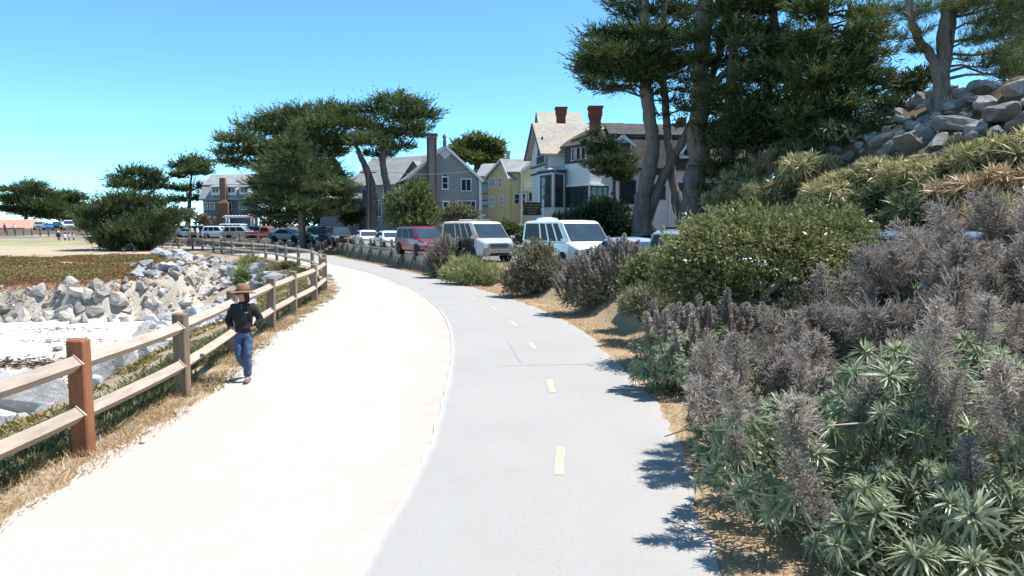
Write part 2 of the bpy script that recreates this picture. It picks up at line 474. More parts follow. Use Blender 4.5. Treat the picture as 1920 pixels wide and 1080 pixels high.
def vnoise(X, Y, f, seed=0, oct=3):
    """cheap smooth value noise, vectorised"""
    out = np.zeros(X.shape); amp = 1.0; tot = 0
    for o in range(oct):
        x = X * f + seed * 17.3 + o * 5.1; y = Y * f + seed * 9.7 - o * 3.3
        xi = np.floor(x); yi = np.floor(y); fx = x - xi; fy = y - yi
        fx = fx * fx * (3 - 2 * fx); fy = fy * fy * (3 - 2 * fy)
        def h(i, j):
            s = np.sin(i * 127.1 + j * 311.7 + seed * 74.7) * 43758.5453
            return s - np.floor(s)
        v = (h(xi, yi) * (1 - fx) + h(xi + 1, yi) * fx) * (1 - fy) + (h(xi, yi + 1) * (1 - fx) + h(xi + 1, yi + 1) * fx) * fy
        out += amp * (v - 0.5); tot += amp; amp *= 0.5; f *= 2.1
    return out / tot * 2
BEACH = -3.1
def terrain(X, Y):
    X = np.asarray(X, float); Y = np.asarray(Y, float)
    dl = -sdist(CL, X, Y)                 # >0: seaward of the fence
    dr = sdist(CR, X, Y)                  # >0: landward of the asphalt
    n1 = vnoise(X, Y, 0.35, 1); n2 = vnoise(X, Y, 1.3, 2)
    # seaward side
    bank = -0.06 - (-BEACH - 0.06) * sst(1.0, 7.5 + 1.2 * n1, dl) + 0.10 * n2 * sst(0.8, 2.5, dl)
    bsd = poly_sd(BLUFF, X, Y) + 0.7 * n1 + 0.25 * n2
    topz = np.interp(Y, [42, 46, 60, 86, 100, 150, 220], [-1.15, -0.85, -0.5, -0.15, 0.1, 1.2, 2.0]) + 0.12 * n1
    topz = topz - 0.55 * sst(-24, -40, X) * sst(60, 46, Y)
    topz = topz + 1.3 * np.exp(-(((X + 62) / 14) ** 2 + ((Y - 118) / 16) ** 2))
    bl = BEACH + (topz - BEACH) * sst(-0.2, 1.6, bsd) + ((0.55 * n2 + 0.35 * vnoise(X, Y, 2.6, 9)) * sst(-0.8, 0.3, bsd) * sst(3.0, 1.2, bsd))
    sea = np.maximum(np.maximum(bank, bl), BEACH + 0.12 * n1)
    sea = np.where(Y > 95, np.maximum(sea, np.minimum(topz, -0.02 * dl)), sea)
    # landward side
    wallf = sst(36.0, 38.5, Y)
    q0 = np.interp(Y, [11, 15], [1.3, 0.75]); q1 = np.interp(Y, [11, 15], [4.6, 2.2])
    rise = (0.85 * sst(0, 1, (dr - q0) / (q1 - q0)) + 0.1 * n2 * sst(.7, 1.5, dr) * sst(3.2, 2.0, dr)) * (1 - wallf) + 0.85 * (dr > 1.22) * wallf
    e = dr - 13.2
    hf = sst(56, 40, Y) * (1 - 0 * X)
    hill = hf * (np.clip(0.78 * (e - 0.8), 0, 9.0) + 0.5 * n1 * sst(1, 4, e)) + 0.12 * (e > 0) + np.clip(e * 0.02, 0, 1.0) * (1 - hf)
    land = rise + np.where(e > 0, hill, 0)
    z = np.where(dl > 0, sea, np.where(dr > 0, land, -0.035))
    z = np.where((dl <= 0) & (dr <= 0), -0.035 - 0.0 * X, z)
    return z, dl, dr, bsd
def tz(x, y):
    return float(terrain(np.array([x]), np.array([y]))[0][0])

# ------------------------------------------------------------------ ground sheet
def axis(segs):
    out = [segs[0][0]]
    for a, b, st in segs:
        n = max(1, int(round((b - a) / st)))
        out += list(np.linspace(a, b, n + 1)[1:])
    return np.array(out)
xs = axis([(-1500, -400, 220), (-400, -120, 20), (-120, -50, 2.0), (-50, -24, 0.5), (-24, 8, 0.33), (8, 24, 0.5), (24, 40, 0.9), (40, 120, 8), (120, 400, 40), (400, 1500, 220)])
ys = axis([(-60, 0, 6), (0, 6, 0.8), (6, 66, 0.36), (66, 112, 0.8), (112, 240, 6), (240, 1500, 90)])
XX, YY = np.meshgrid(xs, ys)
ZZ, DL, DR, BS = terrain(XX, YY)
nx, ny = len(xs), len(ys)
def tz(x, y):
    i = min(max(int(np.searchsorted(xs, x)) - 1, 0), nx - 2); j = min(max(int(np.searchsorted(ys, y)) - 1, 0), ny - 2)
    fx = (x - xs[i]) / (xs[i + 1] - xs[i]); fy = (y - ys[j]) / (ys[j + 1] - ys[j])
    return float((ZZ[j, i] * (1 - fx) + ZZ[j, i + 1] * fx) * (1 - fy) + (ZZ[j + 1, i] * (1 - fx) + ZZ[j + 1, i + 1] * fx) * fy)
V = np.stack([XX, YY, ZZ], -1).reshape(-1, 3)
ii = np.arange((ny - 1) * (nx - 1)); r_ = ii // (nx - 1); c_ = ii % (nx - 1); q = r_ * nx + c_
F = np.stack([q, q + 1, q + nx + 1, q + nx], -1)
def tzv(X, Y):
    i = np.clip(np.searchsorted(xs, X) - 1, 0, nx - 2); j = np.clip(np.searchsorted(ys, Y) - 1, 0, ny - 2)
    fx = (X - xs[i]) / (xs[i + 1] - xs[i]); fy = (Y - ys[j]) / (ys[j + 1] - ys[j])
    return (ZZ[j, i] * (1 - fx) + ZZ[j, i + 1] * fx) * (1 - fy) + (ZZ[j + 1, i] * (1 - fx) + ZZ[j + 1, i + 1] * fx) * fy
# surface colour of each zone (soil, sand, ice plant mat, rock, road metal)
def C(c): return np.array(c)[None, None, :]
n1 = vnoise(XX, YY, 0.5, 5)[..., None]; n2 = vnoise(XX, YY, 1.7, 6)[..., None]; n3 = vnoise(XX, YY, 0.12, 8)[..., None]
gy, gx = np.gradient(ZZ, ys, xs); slope = np.hypot(gx, gy)[..., None]
sand = C((0.561, 0.518, 0.459)) * (1 + 0.05 * n1)
rock = C((0.38, 0.345, 0.295)) * (1 + 0.28 * n2)
ice = C((0.20, 0.105, 0.055)) * (1 + 0.3 * n2) + sst(0.0, 0.5, n1) * C((-0.03, 0.045, 0.0))
tan = C((0.391, 0.327, 0.238)) * (1 + 0.15 * n2)
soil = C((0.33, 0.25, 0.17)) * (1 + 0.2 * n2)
drygrass = C((0.357, 0.264, 0.174)) * (1 + 0.15 * n2)
col = np.broadcast_to(drygrass, XX.shape + (3,)).copy()
dl = DL[..., None]; dr = DR[..., None]; bs = BS[..., None]; Y3 = YY[..., None]; X3 = XX[..., None]; Z3 = ZZ[..., None]
def over(mask, c):
    global col
    col = col * (1 - mask) + c * mask
over((dl > 0) * 1.0, soil * 0.8 + 0.2 * rock)
over(sst(-2.2, -2.75, Z3) * (dl > 1.0), sand)
onb = sst(0.1, 0.8, bs) * (dl > 0.6)
over(onb, tan)
icemask = onb * sst(0.25, 0.9, bs + 0.6 * n1) * sst(-0.35, 0.1, n3 * 0.9 + 0.35 + 0.5 * n1 - 0.02 * np.clip(-X3 - 34, 0, 30)) * sst(84, 74, Y3 + 4 * n1 + 0.35 * np.abs(X3 + 24))
trail = np.exp(-((bs - 1.7 - 0.6 * n1) / 0.65) ** 2) * sst(-26, -22, X3)
over(np.clip(icemask - 1.2 * trail, 0, 1), ice)
over(sst(0.55, 1.1, slope) * (bs > -1.6) * (bs < 2.4) * (dl > 1.5) * sst(-3.0, -2.7, Z3), rock)
over(sst(86, 100, Y3) * (dl > 0), C((0.27, 0.25, 0.15)) * (1 + 0.3 * n2) + 0.10 * sst(0.1, 0.6, n1) * C((1, .85, .6)))
over((dr > np.interp(Y3, [11, 15], [4.6, 2.2])) * (dr < 13.2) * 1.0, C((0.17, 0.17, 0.172)) * (1 + 0.06 * n2))
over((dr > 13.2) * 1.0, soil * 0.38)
over((dr > 13.2) * (dr < 14.0) * 1.0, C((0.42, 0.41, 0.39)))
cols = np.concatenate([np.clip(col, 0.01, 0.9), np.ones(XX.shape + (1,))], -1).reshape(-1, 4).astype(np.float32)
def ground_mat(name, attr):
    m, nt, out = nodes(name)
    at = nt.nodes.new('ShaderNodeAttribute'); at.attribute_name = attr
    pos = geopos(nt)
    f1 = ramp(nt, noise(nt, 9, 6, 0.7, pos), 0.25, 0.75)
    col = mixc(nt, 1.0, at.outputs['Color'], mixc(nt, f1, (0.78, 0.77, 0.75), (1.16, 1.16, 1.16)), 'MULTIPLY')
    nrm = bump(nt, noise(nt, 6, 8, 0.7, pos), 0.6, 0.06)
    principled(nt, out, col, 0.95, 0, 0.1, nrm)
    return m
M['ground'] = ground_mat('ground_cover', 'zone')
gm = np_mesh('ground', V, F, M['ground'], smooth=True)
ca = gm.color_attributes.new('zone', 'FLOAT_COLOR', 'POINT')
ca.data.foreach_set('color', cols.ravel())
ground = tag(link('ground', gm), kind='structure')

# ------------------------------------------------------------------ dirt walk and asphalt path (sheets, each a few mm above the one below)
def strip(name, A, B, z, ncross, mat, jag=(0, 0), crown=0.0):
    tt = np.linspace(0, len(A) - 1, 1100)
    A = np.stack([np.interp(tt, np.arange(len(A)), A[:, k]) for k in (0, 1)], -1); B = np.stack([np.interp(tt, np.arange(len(B)), B[:, k]) for k in (0, 1)], -1)
    n = len(A)
    s = np.linspace(0, 1, ncross + 1)
    ja = vnoise(A[:, 0], A[:, 1], 2.3, 11, 4)[:, None] * jag[0]; jb = vnoise(B[:, 0], B[:, 1], 2.3, 12, 4)[:, None] * jag[1]
    w = (B - A); w = w / np.linalg.norm(w, axis=1)[:, None]
    A = A + w * ja; B = B + w * jb
    XY = A[:, None, :] * (1 - s)[None, :, None] + B[:, None, :] * s[None, :, None]
    zz = z + crown * (4 * s * (1 - s))[None, :] * np.ones((n, 1))
    V = np.concatenate([XY, zz[..., None]], -1).reshape(-1, 3)
    k = ncross + 1
    ii = np.arange((n - 1) * ncross); r = ii // ncross; c = ii % ncross; q = r * k + c
    F = np.stack([q, q + 1, q + k + 1, q + k], -1)
    me = np_mesh(name, V, F, mat, attr=np.tile(s, n), smooth=True)
    return tag(link(name, me), kind='structure')
def dirt_mat():
    m, nt, out = nodes('decomposed_granite')
    pos = geopos(nt)
    col = mixc(nt, ramp(nt, noise(nt, 0.35, 5, 0.6, pos), 0.3, 0.7), (0.455, 0.412, 0.378), (0.428, 0.378, 0.338))
    col = mixc(nt, ramp(nt, noise(nt, 2.2, 6, 0.72, pos, 0.4), 0.5, 0.72), col, (0.420, 0.370, 0.330))
    at = nt.nodes.new('ShaderNodeAttribute'); at.attribute_name = 'v'
    # worn reddish band along the asphalt and loose litter along the fence
    edge = nt.nodes.new('ShaderNodeMath'); edge.operation = 'MULTIPLY'
    nt.links.new(ramp(nt, at.outputs['Fac'], 0.72, 0.96), edge.inputs[0]); nt.links.new(ramp(nt, noise(nt, 1.2, 6, 0.75, pos), 0.42, 0.6), edge.inputs[1])
    col = mixc(nt, edge.outputs[0], col, (0.415, 0.350, 0.300))
    sp = ramp(nt, noise(nt, 55, 3, 0.6, pos), 0.62, 0.7)
    col = mixc(nt, sp, col, (0.306, 0.264, 0.230))
    nrm = bump(nt, noise(nt, 30, 6, 0.7, pos), 0.35, 0.02)
    principled(nt, out, col, 0.95, 0, 0.1, nrm)
    return m
def asphalt_mat():
    m, nt, out = nodes('aged_asphalt')
    pos = geopos(nt)
    col = mixc(nt, ramp(nt, noise(nt, 0.5, 5, 0.65, pos, 0.3), 0.35, 0.7), (0.372, 0.357, 0.337), (0.340, 0.328, 0.311))
    col = mixc(nt, ramp(nt, noise(nt, 1.6, 7, 0.75, geopos(nt, (1.6, 0.35, 1))), 0.5, 0.7), col, (0.365, 0.355, 0.342))
    col = mixc(nt, ramp(nt, noise(nt, 120, 2, 0.6, pos), 0.35, 0.75), col, mixc(nt, 0.5, col, (0.5, 0.5, 0.5), 'MULTIPLY'))
    col = mixc(nt, ramp(nt, noise(nt, 38, 3, 0.7, pos), 0.60, 0.72), col, (0.383, 0.374, 0.365))
    at = nt.nodes.new('ShaderNodeAttribute'); at.attribute_name = 'v'
    nz = noise(nt, 1.1, 6, 0.72, pos)
    for lo, hi, a, c in ((0.05, 0.0, 0.40, (0.42, 0.40, 0.375)), (0.90, 1.0, 0.36, (0.357, 0.332, 0.306))):
        e = nt.nodes.new('ShaderNodeMath'); e.operation = 'ADD'
        mm = nt.nodes.new('ShaderNodeMath'); mm.operation = 'MULTIPLY_ADD'; mm.inputs[1].default_value = 0.7; mm.inputs[2].default_value = -a
        nt.links.new(nz, mm.inputs[0])
        nt.links.new(ramp(nt, at.outputs['Fac'], lo, hi), e.inputs[0]); nt.links.new(mm.outputs[0], e.inputs[1])
        col = mixc(nt, ramp(nt, e.outputs[0], 0.25, 0.9), col, c)
    nrm = bump(nt, noise(nt, 90, 4, 0.7, pos), 0.3, 0.01)
    principled(nt, out, col, 0.9, 0, 0.2, nrm)
    return m
M['dirt'] = dirt_mat(); M['asphalt'] = asphalt_mat()
wl = (CA - CL); wl = wl / np.linalg.norm(wl, axis=1)[:, None]
dirt = strip('dirt_walk', CL + wl * 0.36, CA + wl * 0.4, -0.012, 14, M['dirt'], (0.30, 0.0))
path = strip('bike_path', CA, CR, 0.0, 20, M['asphalt'], (0.03, 0.14), 0.03)

# worn yellow centre-line dashes, each a sheet 4 mm above the path
M['lane_paint'] = matte('lane_paint', (0.45, 0.41, 0.30), (0.39, 0.365, 0.30), 9, 0.8)
def on_path(p, dz=0.034):
    return (p[0], p[1], dz)
for (u0, v0, u1, v1) in ((1047, 890, 1052, 838), (1036, 735, 1029, 711), (1004, 655, 994, 642), (968, 611, 958, 602), (932, 583, 922, 576), (893, 562, 884, 557), (1075, 1205, 1068, 1110)):
    a = G(u0, v0, 0.034); b = G(u1, v1, 0.034)
    d = (b - a).normalized(); s = Vector((d.y, -d.x, 0)) * 0.055
    mb = MB()
    n = 7
    ring = []
    rr = random.Random(int(u0))
    for i in range(n + 1):
        c = a.lerp(b, i / n)
        ring.append((c - s * (1 + rr.uniform(-.12, .08)), c + s * (1 + rr.uniform(-.12, .08))))
    mb.add([p for r in ring for p in r], [(2 * i, 2 * i + 1, 2 * i + 3, 2 * i + 2) for i in range(n)])
    mb.build('lane_dash', M['lane_paint'], path)
# seams and cracks in the asphalt
M['crack'] = matte('crack_tar', (0.27, 0.265, 0.26), (0.30, 0.295, 0.29), 12, 0.9)
for pts, w in (([(951, 640), (965, 662), (979, 684)], 0.010), ([(940, 686), (979, 685), (1030, 684), (1100, 682), (1160, 680)], 0.010),
               ([(758, 535), (725, 522), (702, 517)], 0.016)):
    mb = MB(); cp = []
    rr = random.Random(len(pts) * 31 + int(pts[0][0]))
    for (a, b) in zip(pts[:-1], pts[1:]):
        for k in range(6):
            t = k / 6
            p = G(a[0] + (b[0] - a[0]) * t, a[1] + (b[1] - a[1]) * t, 0.034)
            cp.append(p + Vector((rr.uniform(-.02, .02), rr.uniform(-.02, .02), 0)))
    vs = []
    for i, p in enumerate(cp):
        d = (cp[min(i + 1, len(cp) - 1)] - cp[max(i - 1, 0)]).normalized(); s = Vector((d.y, -d.x, 0)) * w * rr.uniform(.4, 1.2)
        vs += [p - s, p + s]
    mb.add(vs, [(2 * i, 2 * i + 1, 2 * i + 3, 2 * i + 2) for i in range(len(cp) - 1)])
    mb.build('crack', M['crack'], path)

# ------------------------------------------------------------------ seaward rail fence: one thing, each post and rail a part
fence = empty('rail_fence', (POSTS[2][0], POSTS[2][1], 0), label='weathered two-rail wooden fence along the seaward edge of the dirt walk', cat='fence')
FB = base_of(fence)
rng = random.Random(4)
PH = []
for i, (x, y) in enumerate(POSTS):
    a = Vector(POSTS[max(i - 1, 0)]); b = Vector(POSTS[min(i + 1, len(POSTS) - 1)])
    d = b - a
    ang = math.atan2(d.y, d.x) + rng.uniform(-.06, .06)
    w = 0.20; h = 1.32 + rng.uniform(-.03, .03) + (0.05 if i == 2 else 0)
    PH.append(h)
    mb = MB()
    ca_, sa_ = math.cos(ang), math.sin(ang)
    lean = (rng.uniform(-.015, .015), rng.uniform(-.015, .015))
    rings = []
    for (z, k) in ((-0.4, 1), (h - 0.02, 1), (h, 0.86)):
        rr = []
        c = 0.018
        for (ux, uy) in ((-w/2, -w/2 + c), (-w/2 + c, -w/2), (w/2 - c, -w/2), (w/2, -w/2 + c), (w/2, w/2 - c), (w/2 - c, w/2), (-w/2 + c, w/2), (-w/2, w/2 - c)):
            px, py = ux * k, uy * k
            rr.append((x + px * ca_ - py * sa_ + lean[0] * z, y + px * sa_ + py * ca_ + lean[1] * z, z + (0.012 * uy / w if z > 1 else 0)))
        rings.append(rr)
    mb.loft(rings)
    o = mb.build('post', M['red_post'] if i == 2 else M['post_wood'], fence, world=True)
    if i == 2: o['label'] = 'reddish-brown newer post'
for i in range(len(POSTS) - 1):
    a = Vector((*POSTS[i], 0)); b = Vector((*POSTS[i + 1], 0))
    d = (b - a).normalized()
    for z in (1.08, 0.46):
        mb = MB()
        za = z + rng.uniform(-.012, .012); zb = z + rng.uniform(-.012, .012)
        A = a + d * 0.05 + Vector((0, 0, za)); B = b - d * 0.05 + Vector((0, 0, zb))
        # square rail set on its edge, with a hint of sag
        s = d.cross(Vector((0, 0, 1)))
        rings = []
        r = 0.098
        for t in (0, 0.33, 0.66, 1):
            c = A.lerp(B, t) + Vector((0, 0, -0.012 * math.sin(math.pi * t)))
            rings.append([c + s * (r * math.cos(q)) + Vector((0, 0, r * math.sin(q))) for q in [k * math.pi / 4 + (0.16 if k % 2 else -0.16) * 0 for k in range(0, 8, 2)]])
        mb.loft(rings)
        rail = mb.build('rail', M['rail_wood'], fence, world=True)
        # the V-shaped notch in the post: a pale cut edge round the rail where it enters
        if i < 9:
            nb = MB()
            for P0, sg in ((b - d * 0.101 + Vector((0, 0, zb)), -1),):
                outer = [P0 + s * (0.118 * math.cos(k * math.pi / 2)) + Vector((0, 0, 0.118 * math.sin(k * math.pi / 2))) for k in range(3)]
                inner = [P0 + s * (0.099 * math.cos(k * math.pi / 2)) + Vector((0, 0, 0.099 * math.sin(k * math.pi / 2))) for k in range(3)]
                e = -d * 0.03
                nb.prism([outer[0], outer[1], inner[1], inner[0]], e); nb.prism([outer[1], outer[2], inner[2], inner[1]], e)
            nb.build('notch_edge', M['end_grain'], rail, world=True)

# ------------------------------------------------------------------ timber retaining wall with rail fence on top, landward side
CW = []
off = (CR[1:] - CR[:-1]); off = off / np.linalg.norm(off, axis=1)[:, None]
nrm_ = np.stack([off[:, 1], -off[:, 0]], -1)
CWf = CR[:-1] + nrm_ * 1.15
acc = 0; last = None
for p in CWf:
    if p[1] < 39.6 or p[0] < -50: continue
    if last is None or np.hypot(*(p - last)) >= 2.45:
        CW.append(Vector((p[0], p[1], 0))); last = p
wall = empty('retaining_wall', tuple(CW[0]), label='grey plank retaining wall with two-rail fence between path and parked cars', cat='wall')
for i, p in enumerate(CW):
    d = (CW[min(i + 1, len(CW) - 1)] - CW[max(i - 1, 0)]).normalized(); n = Vector((-d.y, d.x, 0))
    ang = math.atan2(d.y, d.x)
    mb = MB(); mb.box((p.x, p.y, 0.66), (0.17, 0.17, 2.12), 0, ang)
    mb.build('post', M['post_wood'], wall, world=True)
    if i % 1 == 0:
        mb = MB(); mb.beam(p + n * 0.5 + Vector((0, 0, -.1)), p + n * 0.1 + Vector((0, 0, .8)), 0.1, 0.1)
        mb.build('brace', M['post_wood'], wall, world=True)
for i in range(len(CW) - 1):
    a, b = CW[i], CW[i + 1]
    if i == 11: continue
    d = (b - a).normalized(); s = Vector((d.y, -d.x, 0))
    for z in (1.55, 1.05):
        mb = MB(); mb.beam(a + d * .06 + Vector((0, 0, z + rng.uniform(-.015, .015))), b - d * .06 + Vector((0, 0, z + rng.uniform(-.015, .015))), 0.11, 0.12)
        mb.build('rail', M['rail_wood'], wall, world=True)
    mb = MB(); mb.beam(a + d * .09 + s * .06 + Vector((0, 0, .9)), b - d * .09 + s * .06 + Vector((0, 0, .9)), 0.14, 0.06)
    mb.build('cap_board', M['rail_wood'], wall, world=True)
    L = (b - a).length - 0.18
    k = max(1, int(L / 0.19))
    mb = MB()
    for j in range(k):
        w = L / k
        q0 = a + d * (.09 + (j + .5) * w) + s * (.05 + rng.uniform(-.008, .008))
        mb.box((q0.x, q0.y, 0.36), (w * 0.93, 0.05, 1.0), 0, math.atan2(d.y, d.x))
    mb.build('plank_panel', M['plank'], wall, world=True)
# wooden steps in the gap
i = 11
a, b = CW[i], CW[i + 1]
d = (b - a).normalized(); s = Vector((d.y, -d.x, 0)); mid = (a + b) / 2
st = empty('wooden_steps', tuple(mid), label='short flight of wooden steps with sloping handrails in the plank wall', cat='steps')
for k in range(4):
    c = mid - s * (0.9 - 0.32 * k)
    mb = MB(); mb.box((c.x, c.y, 0.12 + 0.2 * k), (1.9, 0.3, 0.07), 0, math.atan2(d.y, d.x)); mb.build('tread', M['rail_wood'], st, world=True)
for sg in (-1, 1):
    e = d * (sg * 0.98)
    mb = MB(); mb.beam(mid + e - s * 1.25 + Vector((0, 0, -.05)), mid + e + s * 0.15 + Vector((0, 0, .8)), 0.06, 0.25); mb.build('stringer', M['post_wood'], st, world=True)
    mb = MB(); mb.beam(mid + e - s * 1.2 + Vector((0, 0, .85)), mid + e + s * 0.1 + Vector((0, 0, 1.65)), 0.09, 0.09); mb.build('handrail', M['rail_wood'], st, world=True)
    mb = MB(); mb.beam(mid + e - s * 1.2 + Vector((0, 0, -.2)), mid + e - s * 1.2 + Vector((0, 0, .95)), 0.1, 0.1); mb.build('post', M['post_wood'], st, world=True)

# ------------------------------------------------------------------ boulders
def rock_mesh(name, seed, mat, npts=22, flat=0.7, bev=0.05, lobes=0.0):
    rr = random.Random(seed)
    bm = bmesh.new()
    for _ in range(npts):
        v = Vector((rr.gauss(0, 1), rr.gauss(0, 1), rr.gauss(0, 1))).normalized() * rr.uniform(0.82, 1.05)
        bm.verts.new((v.x * rr.uniform(.9, 1.1), v.y * 0.85, v.z * flat))
    bmesh.ops.convex_hull(bm, input=bm.verts)
    loose = [v for v in bm.verts if not v.link_faces]
    if loose: bmesh.ops.delete(bm, geom=loose, context='VERTS')
    bmesh.ops.dissolve_limit(bm, angle_limit=R(14), verts=bm.verts, edges=bm.edges)
    bmesh.ops.bevel(bm, geom=list(bm.edges), offset=bev, segments=1, affect='EDGES', profile=0.6)
    bmesh.ops.triangulate(bm, faces=bm.faces)
    bmesh.ops.subdivide_edges(bm, edges=[e for e in bm.edges if e.calc_length() > 0.4], cuts=2, use_grid_fill=False)
    bmesh.ops.triangulate(bm, faces=bm.faces)
    off = Vector((seed * 3.1, seed * 1.7, seed * 0.3))
    for v in bm.verts:
        v.co += v.co.normalized() * (mnoise.noise(v.co * 1.6 + off) * 0.16 + mnoise.noise(v.co * 4.5 + off) * 0.07)
    bmesh.ops.recalc_face_normals(bm, faces=bm.faces)
    me = bpy.data.meshes.new(name); bm.to_mesh(me); bm.free()
    me.materials.append(mat)
    return me
RIP = [rock_mesh('riprap_boulder', 100 + k, M['riprap'], 13 + k % 3 * 3, 0.62 + 0.05 * (k % 4), 0.02) for k in range(14)]
HIL = [rock_mesh('hill_boulder', 300 + k, M['hill_rock'], 15 + k % 3 * 4, 0.6 + 0.08 * (k % 4), 0.05) for k in range(10)]
CLI = [rock_mesh('cliff_boulder', 500 + k, M['cliff'], 12 + k % 3 * 3, 0.75 + 0.1 * (k % 3), 0.02) for k in range(12)]
def put_rock(name, meshes, x, y, z, s, rr, label, group, st=(1, 1, 1), cat='boulder'):
    o = link(name, rr.choice(meshes), None, (x, y, z), (rr.uniform(-.5, .5), rr.uniform(-.5, .5), rr.uniform(0, 6.28)), (s * st[0] * rr.uniform(.8, 1.25), s * st[1] * rr.uniform(.8, 1.2), s * st[2] * rr.uniform(.8, 1.2)))
    return tag(o, label, cat, group)
rr = random.Random(11)
cnt = 0
placed = []
# rock armour on the bank below the fence; the cove head is thick with it
tries = 0
while cnt < 290 and tries < 12000:
    tries += 1
    t = rr.random() ** 0.8
    i = min(len(CL) - 2, int(len(CL) * (0.09 + 0.56 * t)))
    p = CL[i]; dd = CL[i + 1] - CL[i]; dd = dd / np.hypot(*dd)
    dist = rr.uniform(2.3, 9.5)
    x, y = p[0] - dd[1] * dist, p[1] + dd[0] * dist
    if y < 12 and dist < 3.5: continue
    if y > 58 and dist > 5: continue
    if y < 33 and dist > 8: continue
    if y < 33 and rr.random() < 0.35: continue
    s = rr.choice((0.18, 0.25, 0.3, 0.4, 0.5, 0.65, 0.8)) * (1.1 if y > 30 else 0.9)
    if any((x - a) ** 2 + (y - b) ** 2 < (0.62 * (s + c)) ** 2 for a, b, c in placed): continue
    placed.append((x, y, s))
    put_rock('riprap_boulder', RIP, x, y, tz(x, y) + s * 0.22, s, rr, 'grey granite boulder in the rock armour on the slope below the rail fence', 'rock armour boulders')
    cnt += 1
for (u, v, z, s, lab) in ((40, 745, -2.3, 1.5, 'large pale grey granite boulder behind the reddish-brown fence post'), (110, 655, -3.0, 0.3, 'small dark boulder alone on the white sand'), (25, 815, -1.7, 0.55, 'small white boulder at the far left beside the grass verge')):
    p = G(u, v, z)
    tag(link('boulder', RIP[3], None, (p.x, p.y, z), (0.3, -.2, 1.1 + u), (s * 1.2, s, s * 0.85)), lab, 'boulder')
# broken rock face of the bluff
rr = random.Random(21)
for (ax, ay), (bx, by) in zip(BLUFF[1:9], BLUFF[2:10]):
    L = math.hypot(bx - ax, by - ay)
    for k in range(int(L / 0.125)):
        t = rr.random(); x = ax + (bx - ax) * t; y = ay + (by - ay) * t
        nx_, ny_ = (by - ay) / L, -(bx - ax) / L
        dd = rr.uniform(-1.7, 1.0); x += nx_ * dd; y += ny_ * dd
        s = rr.choice((0.15, 0.2, 0.25, 0.3, 0.38, 0.5, 0.65))
        put_rock('cliff_boulder', CLI, x, y, tz(x, y) + s * 0.05, s, rr, 'cream and grey rock jutting from the low bluff above the white sand', 'rocks of the low bluff', (1, 1, 1.25), 'rock')
# granite outcrop on the hillside above the aloes
rr = random.Random(31)
HRL = 'grey granite boulder of the outcrop on the hillside above the aloes'
hill_placed = []
def hill_pt(u, v):
    """first point of the hillside seen in direction u,v"""
    d = _ray(u, v)
    Ys = np.linspace(24, 60, 240)
    X = d.x / d.y * Ys; Z = CAM_Z + d.z / d.y * Ys
    T = terrain(X, Ys)[0]
    k = np.argmax(T > Z)
    return (Vector((X[k], Ys[k], T[k])) if T[k] > Z[k] else None)
for (u, v, s, st) in ((1700, 285, 1.5, (1.9, 1, .55)), (1850, 205, 1.0, (1.5, 1, .7)), (1880, 230, 1.3, (1.7, 1, .7)), (1740, 210, 1.0, (1.2, 1, 1)), (1745, 185, 0.8, (1, 1, 1)),
                      (1790, 245, 1.0, (1.7, 1, .6)), (1650, 270, 1.0, (1.8, 1, .6)), (1905, 180, 1.1, (1, 1, 1.1)), (1835, 190, 0.8, (1.6, 1, .6)), (1590, 300, .9, (1.5, 1, .6)), (1890, 300, .9, (1.3, 1, .8)), (1720, 195, 0.9, (1, 1, 1)),
                      (1830, 250, .8, (1.5, 1, .7)), (1760, 270, .7, (1.6, 1, .6)), (1860, 170, .8, (1.4, 1, .8)), (1915, 240, 1., (1.3, 1, .8)), (1800, 180, .7, (1.4, 1, .8))):
    p = hill_pt(u, v)
    if p is None: continue
    hill_placed.append((p.x, p.y, s))
    put_rock('hill_boulder', HIL, p.x, p.y, p.z + 0.15 * s, s * .8, rr, HRL, 'hillside outcrop boulders', st)
t = 0; n = 0
while n < 130 and t < 2500:
    t += 1
    u = rr.uniform(1560, 1935); v = rr.uniform(160, 330) + (1920 - u) * 0.18 * rr.random()
    p = hill_pt(u, v)
    if p is None: continue
    s = rr.choice((0.25, 0.3, 0.4, 0.5, 0.6))
    if any((p.x - a) ** 2 + (p.y - b) ** 2 < (0.55 * (s + c)) ** 2 for a, b, c in hill_placed): continue
    hill_placed.append((p.x, p.y, s)); n += 1
    put_rock('hill_boulder', HIL, p.x, p.y, p.z + 0.2 * s, s, rr, HRL, 'hillside outcrop boulders')

# ------------------------------------------------------------------ houses
def wall_part(parent, p0, p1, z0, z1, mat, name='wall', th=0.25):
    p0 = Vector((p0[0], p0[1], 0)); p1 = Vector((p1[0], p1[1], 0))
    d = (p1 - p0).normalized(); n = Vector((d.y, -d.x, 0))
    mb = MB()
    mb.prism([p0 + Vector((0, 0, z0)), p1 + Vector((0, 0, z0)), p1 + Vector((0, 0, z1)), p0 + Vector((0, 0, z1))], -n * th)
    return mb.build(name, mat, parent, world=True)
def gable_part(parent, p0, p1, z0, z1, mat, name='gable_wall', th=0.25, apex=0.5):
    p0 = Vector((p0[0], p0[1], 0)); p1 = Vector((p1[0], p1[1], 0))
    d = (p1 - p0).normalized(); n = Vector((d.y, -d.x, 0))
    mb = MB()
    mb.prism([p0 + Vector((0, 0, z0)), p1 + Vector((0, 0, z0)), p0.lerp(p1, apex) + Vector((0, 0, z1))], -n * th)
    return mb.build(name, mat, parent, world=True)
